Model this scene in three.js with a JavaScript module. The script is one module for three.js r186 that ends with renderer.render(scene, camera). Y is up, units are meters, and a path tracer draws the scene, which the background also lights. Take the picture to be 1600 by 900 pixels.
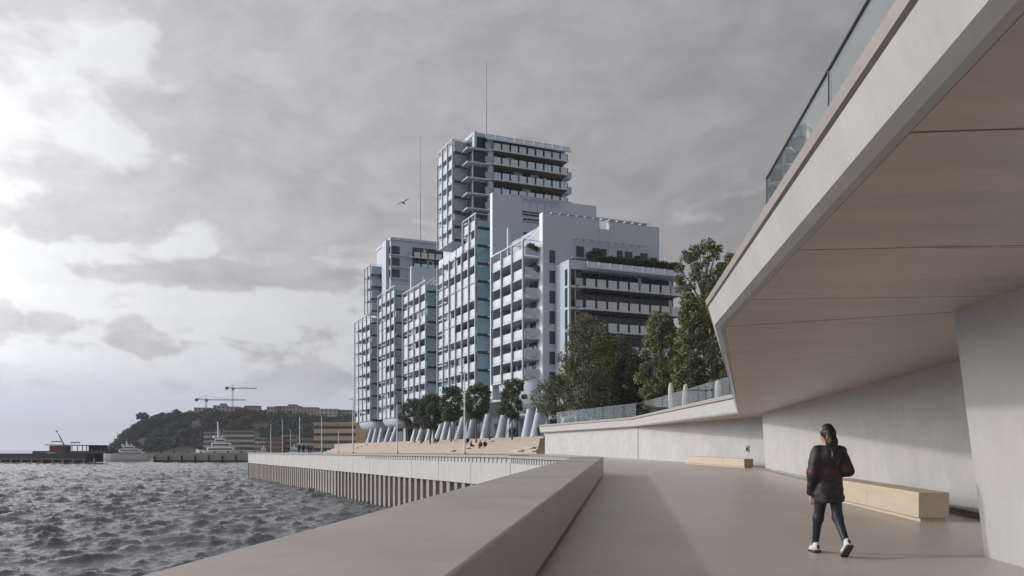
import * as THREE from 'three';
import { ImprovedNoise } from 'three/addons/math/ImprovedNoise.js';
import { mergeGeometries, mergeVertices, toCreasedNormals } from 'three/addons/utils/BufferGeometryUtils.js';
import { RoundedBoxGeometry } from 'three/addons/geometries/RoundedBoxGeometry.js';

// ------------------------------------------------------------------ camera, sky, sun, exposure
const CAMH = 4.5, F = 1316, HZ = 705;                 // metres above the sea, focal length in photo pixels, horizon row
const scene = new THREE.Scene();
const camera = new THREE.PerspectiveCamera(2 * Math.atan(HZ / F) * 180 / Math.PI, 1600 / (2 * HZ), 0.1, 20000);
camera.position.set(0, CAMH, 0);
camera.lookAt(0, CAMH, -10);
camera.setViewOffset(1600, 2 * HZ, 0, 0, 1600, 900);   // level camera, lens shifted up
camera.updateProjectionMatrix();
camera.updateMatrixWorld();

const renderer = new THREE.WebGLRenderer({ antialias: true });
renderer.setSize(1024, 576);
renderer.toneMapping = THREE.LinearToneMapping;
renderer.toneMappingExposure = 1.15;
renderer.shadowMap.enabled = true;

const D2R = Math.PI / 180;
const SUN_AZ = -86, SUN_EL = 22.5;
const dirOf = (az, el) => new THREE.Vector3(Math.sin(az * D2R) * Math.cos(el * D2R), Math.sin(el * D2R), -Math.cos(az * D2R) * Math.cos(el * D2R));
const sunDir = dirOf(SUN_AZ, SUN_EL);

// seeded random
function rng(seed) { let s = seed >>> 0; return () => { s = (s + 0x6D2B79F5) >>> 0; let t = s; t = Math.imul(t ^ (t >>> 15), t | 1); t ^= t + Math.imul(t ^ (t >>> 7), t | 61); return ((t ^ (t >>> 14)) >>> 0) / 4294967296; }; }
const perlin = new ImprovedNoise();
const N3 = (x, y, z) => perlin.noise(x, y, z);
function fbm(x, y, z, oct = 5, gain = 0.5) { let a = 1, s = 0, n = 0; for (let i = 0; i < oct; i++) { s += a * N3(x, y, z + i * 7.3); n += a; a *= gain; x *= 2.03; y *= 2.03; z *= 2.03; } return s / n; }
const clamp = (x, a, b) => Math.max(a, Math.min(b, x));
const smooth = (a, b, x) => { const t = clamp((x - a) / (b - a), 0, 1); return t * t * (3 - 2 * t); };
const mix = (a, b, t) => a + (b - a) * t;

// cloudy sky: grey stratus with bright thin cloud toward the hidden sun
function makeSky() {
  const W = 4096, H = 2048, data = new Float32Array(W * H * 4);
  const ang = (px, py) => { const az = Math.atan((px - 800) / F); return [az / D2R, Math.atan((HZ - py) / F * Math.cos(az)) / D2R]; };
  // banks (+) and breaks (-) of cloud: photo direction, half sizes in degrees, strength
  const lobes = [
    [160, 60, 4.6, 2.6, -1.0], [20, 20, 3, 2, .25], [40, 180, 5.5, 2.0, -.8], [190, 262, 3.6, 1.0, -.62], [-170, 160, 7, 5, -.8], [10, 280, 3, .8, -.3], [110, 185, 1.6, .8, -.2],
    [300, 190, 5, 2.2, .35], [420, 300, 6, 1.6, .3], [80, 345, 7, 1.0, .5], [330, 400, 4, .5, -.45], [100, 395, 6, .6, -.4], [80, 375, 1.6, .4, .3], [300, 425, 4.6, .8, .55], [430, 440, 5, .9, .5], [520, 440, 3, .8, .4],
    [70, 450, 5, .8, -.5], [400, 470, 5, .35, -.25], [100, 500, 6, .45, .3], [220, 545, 4.4, .55, .6], [60, 510, 4, .4, .35], [150, 560, 7, .5, -.45], [480, 500, 6, .7, -.35], [430, 540, 3.4, .4, .2], [480, 592, 4, .5, .6], [540, 620, 1.6, .7, -.6], [330, 590, 6, .5, -.25], [20, 545, 4, .5, -.3],
    [1090, 350, 3, 1.0, -.55], [940, 212, 2, .9, -.32], [1000, 268, 1.4, .6, -.3], [860, 250, 3, 1.2, -.1], [1010, 130, 8, 3, .2], [640, 250, 5, 3, -.12], [600, 130, 8, 3, .1],
  ].map(([px, py, sx, sy, a]) => [...ang(px, py), sx, sy, a]);
  for (let j = 0; j < H; j++) {
    const el = ((j + .5) / H - .5) * 180;
    for (let i = 0; i < W; i++) {
      const phi = ((i + .5) / W - .5) * 2 * Math.PI, ce = Math.cos(el * D2R);
      const x = Math.cos(phi) * ce, z = Math.sin(phi) * ce, y = Math.sin(el * D2R), k = (j * W + i) * 4;
      if (el < -2) { data[k] = .30; data[k + 1] = .31; data[k + 2] = .33; data[k + 3] = 1; continue; }
      const az = Math.atan2(x, -z) / D2R, e0 = Math.max(el, 0);
      const c = clamp(x * sunDir.x + y * sunDir.y + z * sunDir.z, -1, 1), th = Math.acos(c) / D2R;
      const view = Math.abs(az) < 40 && el < 36, oct = view ? 7 : 4;
      const st = 1 + 1.1 * Math.exp(-e0 / 9);                              // flatter toward the horizon
      const w1 = fbm(x * 3, y * 8, z * 3 + 4, 3), w2 = fbm(x * 3 + 9, y * 8, z * 3, 3);
      const n = fbm(x * 8.5 + w1 * .9, y * 19 * st + w2 * 1.0, z * 8.5, oct, .6);
      const n2 = fbm(x * 14 + w2, y * 30 * st + n, z * 14 + 5.2, view ? 5 : 3, .6);
      // how much cloud stands in this direction
      let bias = mix(-.12, .72, smooth(12, 17, el)); bias = Math.max(bias, .8 * smooth(-7, 4, az) * smooth(120, 90, Math.abs(az)));
      if (view) for (const [a, e, sx, sy, amp] of lobes) { const p = (az + n2 * 1.5 + w1 * 3 - a) / sx, r = (el + n2 * .7 * Math.min(1, e0 / 6) - e) / sy, d = p * p + r * r; if (d < 9) bias += amp * Math.exp(-d); }
      const sharp = mix(.12, .27, smooth(9, 20, el)), cov = smooth(-sharp, sharp, n * 1.25 + n2 * .28 + bias * .62 - .02);
      const dA = Math.abs(((az - SUN_AZ + 540) % 360) - 180), near = Math.exp(-Math.pow(dA / 34, 2) - Math.pow((el - 14) / 19, 2));
      const thin = (.33 + .27 * smooth(112, 52, th)) + 4.7 * near, thick = (.215 + .185 * smooth(112, 58, th) + 4.5 * near) * (1 + .30 * n2 + .16 * n);
      let L = mix(thin * (1 + .12 * n2), thick, cov);
      const lift = 1 + .15 * smooth(30, 75, el); L *= lift;
      // hazy clear air low over the sea
      const clear = smooth(6.5, 2.6, el + n * 2.2) * smooth(2, -9, az) * smooth(150, 120, Math.abs(az)), air = .45 + .10 * smooth(109, 50, th) + 2.2 * near + .09 * Math.exp(-e0 / 1.2);
      L = mix(L, air * (1 + .05 * n), clear * .88);
      const blue = clear * .9 + .30 * (1 - cov) * smooth(8, 3, el) + .16, red = .10 * cov * smooth(70, 95, th);
      data[k] = L * (1 - .08 * blue + .2 * red * .3); data[k + 1] = L * (1 - .03 * blue - .015 * cov); data[k + 2] = L * (1.01 + .07 * blue); data[k + 3] = 1;
    }
  }
  const t = new THREE.DataTexture(data, W, H, THREE.RGBAFormat, THREE.FloatType);
  t.mapping = THREE.EquirectangularReflectionMapping; t.magFilter = t.minFilter = THREE.LinearFilter; t.needsUpdate = true;
  return t;
}
const skyTex = makeSky();
scene.background = skyTex;
scene.environment = skyTex;

const sun = new THREE.DirectionalLight(new THREE.Color(1, .94, .86), 1.25);
sun.position.copy(sunDir).multiplyScalar(200); sun.target.position.set(0, 0, 0);
sun.castShadow = true; sun.shadow.radius = 4; sun.shadow.mapSize.set(4096, 4096);
Object.assign(sun.shadow.camera, { left: -150, right: 150, top: 150, bottom: -150, near: 1, far: 600 });
scene.add(sun, sun.target);
scene.fog = new THREE.FogExp2(0xc6ccd6, .00012);

// ------------------------------------------------------------------ helpers
const W3 = (x, y, z) => new THREE.Vector3(x, y + CAMH, -z);       // x right, y above the camera, z ahead
const used = {};
function numbered(n) { const k = used[n] = (used[n] ?? -1) + 1; return k ? `${n}_${String(k).padStart(3, '0')}` : n; }
function tag(o, label, category, group, kind) { if (label) o.userData.label = label; if (category) o.userData.category = category; if (group) o.userData.group = group; if (kind) o.userData.kind = kind; return o; }
function mesh(name, geo, mat, parent) { const m = new THREE.Mesh(geo, mat); m.castShadow = m.receiveShadow = true; m.name = parent ? name : numbered(name); (parent || scene).add(m); return m; }
function group(name, pos, rotY = 0) { const g = new THREE.Group(); g.name = numbered(name); g.position.copy(pos); g.rotation.y = rotY; scene.add(g); return g; }
const structure = (o, label) => { o.userData.kind = 'structure'; if (label) o.userData.label = label; return o; };
function copyOf(src, label) { const c = src.clone(); c.name = numbered(src.name.replace(/_\d{3}$/, '')); c.userData = { ...src.userData }; if (label) c.userData.label = label; scene.add(c); return c; }

// uv in metres from the dominant axis of each face
function metricUV(g) {
  if (g.index) g = g.toNonIndexed();
  g.computeVertexNormals();
  const p = g.attributes.position, uv = new Float32Array(p.count * 2), a = new THREE.Vector3(), b = new THREE.Vector3(), c = new THREE.Vector3();
  for (let i = 0; i < p.count; i += 3) {
    a.fromBufferAttribute(p, i); b.fromBufferAttribute(p, i + 1); c.fromBufferAttribute(p, i + 2);
    const n = b.clone().sub(a).cross(c.clone().sub(a)), x = Math.abs(n.x), y = Math.abs(n.y), z = Math.abs(n.z);
    for (let k = 0; k < 3; k++) {
      const v = [a, b, c][k], o = (i + k) * 2;
      if (y >= x && y >= z) { uv[o] = v.x; uv[o + 1] = v.z; } else if (x >= z) { uv[o] = v.z; uv[o + 1] = v.y; } else { uv[o] = v.x; uv[o + 1] = v.y; }
    }
  }
  g.setAttribute('uv', new THREE.BufferAttribute(uv, 2));
  return g;
}
// solid lofted through closed sections (arrays of Vector3, same length), capped at both ends
function loft(sections, cap = true) {
  const pos = [], tri = (a, b, c) => pos.push(a.x, a.y, a.z, b.x, b.y, b.z, c.x, c.y, c.z), n = sections[0].length;
  for (let s = 0; s + 1 < sections.length; s++) for (let i = 0; i < n; i++) {
    const A = sections[s][i], B = sections[s][(i + 1) % n], C = sections[s + 1][(i + 1) % n], D = sections[s + 1][i];
    tri(A, B, C); tri(A, C, D);
  }
  if (cap) for (const [S, flip] of [[sections[0], true], [sections[sections.length - 1], false]]) {
    const o = S[0], e1 = S[1].clone().sub(o).normalize();
    let nn = new THREE.Vector3(); for (let i = 0; i < n; i++) nn.add(S[i].clone().sub(o).cross(S[(i + 1) % n].clone().sub(o)));
    nn.normalize(); const e2 = nn.clone().cross(e1);
    const pts = S.map(v => { const d = v.clone().sub(o); return new THREE.Vector2(d.dot(e1), d.dot(e2)); });
    for (const [a, b, c] of THREE.ShapeUtils.triangulateShape(pts, [])) flip ? tri(S[c], S[b], S[a]) : tri(S[a], S[b], S[c]);
  }
  const g = new THREE.BufferGeometry(); g.setAttribute('position', new THREE.Float32BufferAttribute(pos, 3));
  return orient(metricUV(g));
}
// turn faces outward when the signed volume is negative
function orient(g) {
  const p = g.attributes.position.array; let v = 0;
  for (let i = 0; i < p.length; i += 9) v += p[i] * (p[i + 4] * p[i + 8] - p[i + 5] * p[i + 7]) - p[i + 1] * (p[i + 3] * p[i + 8] - p[i + 5] * p[i + 6]) + p[i + 2] * (p[i + 3] * p[i + 7] - p[i + 4] * p[i + 6]);
  if (v < 0) { for (const name of ['position', 'uv']) { const a = g.attributes[name], s = a.itemSize; for (let i = 0; i < a.count; i += 3) for (let k = 0; k < s; k++) { const t = a.array[(i + 1) * s + k]; a.array[(i + 1) * s + k] = a.array[(i + 2) * s + k]; a.array[(i + 2) * s + k] = t; } } g.computeVertexNormals(); }
  return g;
}
// profile [X, Y] swept along z with a sideways drift k and a rise s per metre
const sweep = (prof, z0, z1, k = .135, s = .0137) => loft([z0, z1].map(z => prof.map(([X, Y]) => W3(X + k * z, Y + s * z, z))));
// prism over a ground polygon [[x, z], ...] between heights (numbers or functions of x, z)
function prism(poly, y0, y1) { const f = h => typeof h === 'function' ? h : () => h; return loft([poly.map(([x, z]) => W3(x, f(y0)(x, z), z)), poly.map(([x, z]) => W3(x, f(y1)(x, z), z))]); }
function sheet(poly, y) {
  const pts = poly.map(([x, z]) => new THREE.Vector2(x, z)), pos = [];
  for (const t of THREE.ShapeUtils.triangulateShape(pts, [])) { const v = t.map(i => W3(poly[i][0], typeof y === 'function' ? y(...poly[i]) : y, poly[i][1])); const n = v[1].clone().sub(v[0]).cross(v[2].clone().sub(v[0])); if (n.y < 0) v.reverse(); for (const p of v) pos.push(p.x, p.y, p.z); }
  const g = new THREE.BufferGeometry(); g.setAttribute('position', new THREE.Float32BufferAttribute(pos, 3)); return metricUV(g);
}
function tube(pts, r0, r1 = r0, seg = 6) {         // tapered round bar through points
  const gs = [];
  for (let i = 0; i + 1 < pts.length; i++) {
    const a = pts[i], b = pts[i + 1], t0 = i / (pts.length - 1), t1 = (i + 1) / (pts.length - 1), L = a.distanceTo(b);
    const g = new THREE.CylinderGeometry(mix(r0, r1, t1), mix(r0, r1, t0), L, seg, 1);
    g.translate(0, L / 2, 0); g.applyQuaternion(new THREE.Quaternion().setFromUnitVectors(new THREE.Vector3(0, 1, 0), b.clone().sub(a).normalize())); g.translate(a.x, a.y, a.z); gs.push(g);
  }
  return gs.length > 1 ? mergeGeometries(gs) : gs[0];
}

// ------------------------------------------------------------------ materials
function tex(size, fn, srgb = true) {
  const d = new Uint8Array(size * size * 4);
  for (let j = 0; j < size; j++) for (let i = 0; i < size; i++) { const v = fn(i / size, j / size), k = (j * size + i) * 4; const [r, g, b] = Array.isArray(v) ? v : [v, v, v]; d[k] = clamp(r, 0, 1) * 255; d[k + 1] = clamp(g, 0, 1) * 255; d[k + 2] = clamp(b, 0, 1) * 255; d[k + 3] = 255; }
  const t = new THREE.DataTexture(d, size, size); t.wrapS = t.wrapT = THREE.RepeatWrapping; t.magFilter = THREE.LinearFilter; t.minFilter = THREE.LinearMipmapLinearFilter; t.generateMipmaps = true; if (srgb) t.colorSpace = THREE.SRGBColorSpace; t.needsUpdate = true; return t;
}
// noise that tiles: blend of two shifted copies
function tiled(fn) { return (u, v) => { const a = fn(u, v), b = fn(u - 1, v), c = fn(u, v - 1), d = fn(u - 1, v - 1); const su = smooth(.0, 1, u), sv = smooth(0, 1, v); return mix(mix(a, b, su), mix(c, d, su), sv); }; }
const nConc = tiled((u, v) => fbm(u * 6, v * 6, 2.2, 6, .6));
const nPatch = tiled((u, v) => fbm(u * 2.5, v * 2.5, 8.2, 3));
const nStreak = tiled((u, v) => fbm(u * 2.2, v * 14, 4.4, 5, .6));
const nFine = tiled((u, v) => fbm(u * 40, v * 40, 1.1, 3, .6));
const concTex = tex(1024, (u, v) => { const a = nConc(u, v), b = nPatch(u, v), c = nFine(u, v), s = .93 + a * .09 + b * .11 + c * .04 - .05 * smooth(.12, .35, a + b * .4); return [s, s * .995, s * .985]; });
const wallTex = tex(1024, (u, v) => { const a = nConc(u, v), b = nStreak(v, u), c = nFine(u, v), s = .93 + a * .07 + b * .045 + nPatch(v, u) * .07 + c * .025; const w = nPatch(u, v) * .025; return [s + w, s, s - w]; });
const soffTex = tex(1024, (u, v) => { const a = nStreak(u, v), b = nPatch(u, v), c = nFine(u, v); const stain = smooth(.13, .36, a + b * .5); const s = .93 + a * .16 + b * .09 + c * .03 - .30 * stain; return [s * 1.0, s * .985, s * .965]; });
const floorTex = tex(1024, (u, v) => { const a = nStreak(u, v), b = nPatch(v, u), c = nFine(u, v), d = nConc(v, u), s = .92 + a * .06 + b * .10 + c * .03 + d * .06 - .09 * smooth(.12, .36, d + a * .5); return [s, s * .995, s * .985]; });
const bumpTex = tex(512, (u, v) => .5 + nFine(u, v) * .35 + nConc(u, v) * .3, false);
const rep = (t, m) => { const c = t.clone(); c.repeat.set(1 / m, 1 / m); c.needsUpdate = true; return c; };
const col = (r, g, b) => new THREE.Color().setRGB(r, g, b);
function mat(c, rough = .8, extra = {}) { return new THREE.MeshStandardMaterial({ color: col(...c), roughness: rough, ...extra }); }
const bump = rep(bumpTex, 1.2);
const M = {
  bEdge: mat([.64, .68, .71], .5),
  floor: mat([.53, .475, .44], .36, { map: rep(floorTex, 8), bumpMap: bump, bumpScale: .002 }),
  parapet: mat([.42, .375, .345], .46, { map: rep(concTex, 5), bumpMap: bump, bumpScale: .002 }),
  white: mat([.51, .50, .48], .72, { map: rep(wallTex, 5), bumpMap: bump, bumpScale: .002 }),
  wall: mat([.51, .50, .48], .75, { map: rep(wallTex, 4), bumpMap: bump, bumpScale: .003 }),
  fascia: mat([.51, .50, .48], .75, { map: rep(wallTex, 3), bumpMap: bump, bumpScale: .002 }),
  soffit: mat([.54, .47, .415], .42, { map: rep(soffTex, 5), bumpMap: bump, bumpScale: .003 }),
  stone: mat([.56, .47, .37], .75, { map: rep(concTex, 2.5), bumpMap: bump, bumpScale: .002 }),
  beige: mat([.44, .37, .32], .8, { map: rep(concTex, 9) }),
  dark: mat([.03, .03, .03], .9),
  soil: mat([.14, .12, .09], .95, { map: rep(soffTex, 3) }),
  gap: mat([.10, .09, .08], .9),
  pile: mat([.33, .31, .295], .8, { map: rep(soffTex, 4) }),
  bWhite: mat([.43, .49, .56], .5),
  bWall: mat([.43, .49, .56], .6),
  bPanel: mat([.50, .545, .585], .3),
  bGrey: mat([.42, .475, .54], .5),
  bTeal: mat([.24, .335, .385], .12, { metalness: .15 }),
  bTeal2: mat([.30, .395, .445], .14, { metalness: .15 }),
  bGlass: mat([.03, .04, .05], .08),
  bInner: mat([.43, .49, .56], .6),
  steel: mat([.24, .25, .27], .45, { metalness: .3 }),
  steelW: mat([.62, .64, .66], .45),
  rail: mat([.05, .055, .06], .4, { metalness: .6 }),
  glass: new THREE.MeshPhysicalMaterial({ color: col(.90, .95, .95), roughness: .02, transmission: 1, thickness: 0, ior: 1.5 }),
  glassFar: new THREE.MeshPhysicalMaterial({ color: col(.90, .95, .95), roughness: .02, transmission: 1, thickness: 0, ior: 1.3 }),
  trunk: mat([.13, .11, .09], .9),
};

// ------------------------------------------------------------------ the setting: floor, plaza, sea
const RISE = .0137, FLOOR0 = -1.468;
const floorY = (x, z) => z < 85 ? FLOOR0 + RISE * z : FLOOR0 + RISE * 85;
const PLZ = FLOOR0 + RISE * 85;                                         // plaza level
const seaLineX = z => -2.24 - .46 * (z - 50.8);
structure(mesh('walkway_floor', sheet([[-1.1 + .135 * -14, -14], [-1.1 + .135 * 34.6, 34.6], [2.6, 40], [.2, 47], [seaLineX(85) + .2, 85], [60, 85], [40, -14]], floorY), M.floor), 'smooth pale concrete promenade floor rising gently along the sea');
structure(mesh('plaza', prism([[seaLineX(85) + .25, 85], [seaLineX(143.5) + .25, 143.5], [-50, 217], [-30, 291], [70, 260], [70, 85]], PLZ - 5.2, PLZ - .002), M.floor), 'raised quay plaza below the apartment tower');

// sea: wave field as geometry, finer ripples as bump
function makeSea() {
  const r = rng(77), waves = [];
  for (let i = 0; i < 90; i++) {
    const L = .5 * Math.pow(9, Math.pow(r(), 1.1)), th = (-38 + (r() - .5) * 110) * D2R;
    const A = .0072 * Math.pow(L, .8) * (.55 + .9 * r());
    waves.push([2 * Math.PI / L * Math.sin(th), 2 * Math.PI / L * Math.cos(th), A, r() * 6.28, Math.sin(th), Math.cos(th), L]);
  }
  const rows = 900, cols = 620, pos = [], idx = [], colr = [], uv = [];
  for (let j = 0; j <= rows; j++) {
    const z = 14 * Math.pow(700 / 14, j / rows), dz = z * .0043;
    for (let i = 0; i <= cols; i++) {
      const t = -.78 + .98 * i / cols, x0 = t * z; let x = x0, y = 0, zz = z, c = 0;
      const gust = .75 + .5 * fbm(x0 * .03, z * .03, 6, 2);
      for (const [kx, kz, A, ph, sx, sz, L] of waves) {
        const lod = smooth(1.0, 2.6, L / dz); if (lod <= 0) continue;
        const p = kx * x0 + kz * z + ph, a = A * lod * gust, s = Math.sin(p), co = Math.cos(p);
        y += a * (co + .25 * Math.cos(2 * p)); x -= a * s * sx * .9; zz -= a * s * sz * .9; c += a * co / Math.pow(L, .7);
      }
      const cr = .058 * gust; if (y > cr) y = cr + (y - cr) * 2.3;                  // crests stand up steeper than the troughs
      pos.push(x, y, -zz); uv.push(x, zz);
      const foam = smooth(.075, .12, c) * smooth(.0, .35, fbm(x * 1.7, zz * 1.7, 3, 3) + .12) * .8;
      colr.push(mix(1, 5.2, foam), mix(1, 5, foam), mix(1, 4.4, foam));
    }
  }
  for (let j = 0; j < rows; j++) for (let i = 0; i < cols; i++) { const a = j * (cols + 1) + i, b = a + 1, c = a + cols + 1, d = c + 1; idx.push(a, b, c, b, d, c); }
  const g = new THREE.BufferGeometry();
  g.setAttribute('position', new THREE.Float32BufferAttribute(pos, 3)); g.setAttribute('uv', new THREE.Float32BufferAttribute(uv, 2)); g.setAttribute('color', new THREE.Float32BufferAttribute(colr, 3));
  g.setIndex(idx); g.computeVertexNormals();
  const rip = tex(1024, tiled((u, v) => .5 + .5 * fbm(u * 14, v * 22, 3, 5, .62)), false);
  const m = new THREE.MeshPhysicalMaterial({ color: col(.095, .10, .115), roughness: .07, ior: 1.33, vertexColors: true, bumpMap: rep(rip, 4), bumpScale: .09 });
  structure(mesh('sea', g, m), 'choppy grey blue sea');
  const far = new THREE.MeshPhysicalMaterial({ color: col(.095, .10, .115), roughness: .07, ior: 1.33, bumpMap: rep(rip, 12), bumpScale: .3 });
  const o = sheet([[-4000, 690], [2500, 690], [2500, 4200], [-4000, 4200]], -CAMH - .15);
  structure(mesh('sea_horizon', o, far));
  structure(mesh('sea_side', sheet([[-4000, 5], [-15, 5], [-530, 690], [-4000, 690]], -CAMH - .3), far));
}
makeSea();

// ------------------------------------------------------------------ sea wall, coping, parapet
{
  // parapet beside the walkway: wide concrete blocks with open joints
  const par = group('parapet', W3(-1, FLOOR0, 0)); tag(par, 'wide low concrete parapet between the walkway and the sea', 'parapet');
  const off = g => { g.translate(-par.position.x, -par.position.y, -par.position.z); return g; };
  const yT = -.701, yB = FLOOR0, kin = .135, Xin = -.914, kout = .15, Xout = -2.58, bev = .022;
  const sec = z => { const xi = Xin + kin * z, xo = Xout + kout * z, r = RISE * z; return [[xo, -3.2], [xo, yT - bev], [xo + bev, yT], [xi - bev, yT], [xi - bev * .25, yT - bev * .3], [xi, yT - bev], [xi, yB + .10], [xi - .09, yB + .095], [xi - .09, -3.2]].map(([x, y]) => W3(x, y < -3 ? y : y + r, z)); };
  const br = [-14, 15.9, 21.4, 28.2, 34.7];
  for (let i = 0; i + 1 < br.length; i++) mesh('parapet_block', off(loft([sec(br[i] + .011), sec(br[i + 1] - .011)])), M.parapet, par);
  // quay wall below the parapet on the sea side
  const q = mesh('quay_wall', loft([-14, 32.5].map(z => { const xo = Xout + .05 + kout * z; return [W3(xo, -6.5, z), W3(xo, -3.1, z), W3(xo + 1.4, -3.1, z), W3(xo + 1.4, -6.5, z)]; })), M.white);
  tag(q, 'plain concrete quay wall under the walkway parapet', 'wall');

  // promontory: coping, white panels, sheet piles
  const sw = group('sea_wall', W3(seaLineX(95), -CAMH, 95)); tag(sw, 'long white panelled sea wall standing on grey sheet piles', 'sea wall');
  const o2 = g => { g.translate(-sw.position.x, -sw.position.y, -sw.position.z); return g; };
  const at = (z, o) => { const n = [.909, .418]; return [seaLineX(z) + n[0] * o, z + n[1] * o]; };            // o metres inland
  const box = (z0, z1, oA, oB, y0, y1) => prism([at(z0, oA), at(z1, oA), at(z1, oB), at(z0, oB)], y0, y1);
  const C0 = -.226;
  for (let z = 46.1, i = 0; z < 143; z += 5.3, i++) {
    const e = Math.min(z + 5.3, 144);
    mesh('wall_panel', o2(box(z + .02, e - .02, 0, .4, -1.97, C0 - .13)), M.white, sw);
    mesh('coping', o2(box(z + (i ? .006 : -.1), e - .006, -.16, 1.1, C0 - .128, C0)), M.parapet, sw);
  }
  mesh('wall_core', o2(box(46.2, 143.9, .39, 1.5, -1.99, C0 - .16)), M.white, sw); mesh('wall_core', o2(box(46.2, 143.9, 1.02, 1.6, -5.6, -2.0)), M.pile, sw);
  for (let z = 46.6; z < 74; z += .56) mesh('rib', o2(box(z, z + .2, -.05, .03, C0 - .42, C0 - .131)), M.white, sw);
  // sheet piles: proud light pans and recessed dark pans
  const per = 1.36, trap = (w0, w1, d) => { const q = new THREE.Shape(); q.moveTo(0, 0); q.lineTo(w0, 0); q.lineTo(w0 + w1, d); q.lineTo(-w1, d); q.closePath(); return metricUV(new THREE.ExtrudeGeometry(q, { depth: 3.3, bevelEnabled: false })); };
  const pans = Array.from({ length: 4 }, (_, i) => trap(.50 + .03 * i, .14, .9)), back = trap(.66, 0, .05), dir = Math.atan2(.909, -.418), len = (143.9 - 46.2) / .909, pr = rng(4);
  for (let i = 0; i * per < len; i++) {
    const z = 46.3 + i * per * .909, put = (g, m, o, along, name) => { const [px, pz] = at(z + along * .909, o), q = mesh(name, g, m, sw); q.rotation.order = 'YXZ'; q.rotation.set(Math.PI / 2, dir, 0); q.position.copy(W3(px, -1.975, pz)).sub(sw.position); };
    put(pans[(pr() * 4) | 0], M.pile, .1, .05, 'sheet_pile'); put(back, M.pile, .95, .7, 'pile_pan');
  }
  // end face of the promontory
  mesh('wall_panel', o2(prism([[seaLineX(144.1), 144.1], [seaLineX(144.1) + 30, 168], [seaLineX(144.1) + 30, 169], [seaLineX(144.1) + .5, 145]], -5.4, C0 - .14)), M.white, sw);
  // short return from the corner to the parapet
  const rt = [[seaLineX(46.1) - .05, 46.1], [2.4, 33]];
  const rd = new THREE.Vector2(rt[1][0] - rt[0][0], rt[1][1] - rt[0][1]), rl = rd.length(); rd.divideScalar(rl); const rn = new THREE.Vector2(-rd.y, rd.x);  // inland
  const rat = (s, o) => [rt[0][0] + rd.x * s + rn.x * o, rt[0][1] + rd.y * s + rn.y * o];
  const rbox = (a, b, oA, oB, y0, y1) => prism([rat(a, oA), rat(b, oA), rat(b, oB), rat(a, oB)], y0, y1);
  for (let s = .3; s < rl - .2; s += 4.4) { const e = Math.min(rl, s + 4.4); mesh('wall_panel', o2(rbox(s + .02, e - .02, 0, .3, -5, C0 - .13)), M.white, sw); mesh('coping', o2(rbox(s + .006, e - .006, -.14, .9, C0 - .15, C0 - .03)), M.parapet, sw); }
  for (let s = .5; s < rl - .4; s += .56) mesh('rib', o2(rbox(s, s + .2, -.05, .03, C0 - .42, C0 - .131)), M.white, sw);
}

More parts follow.
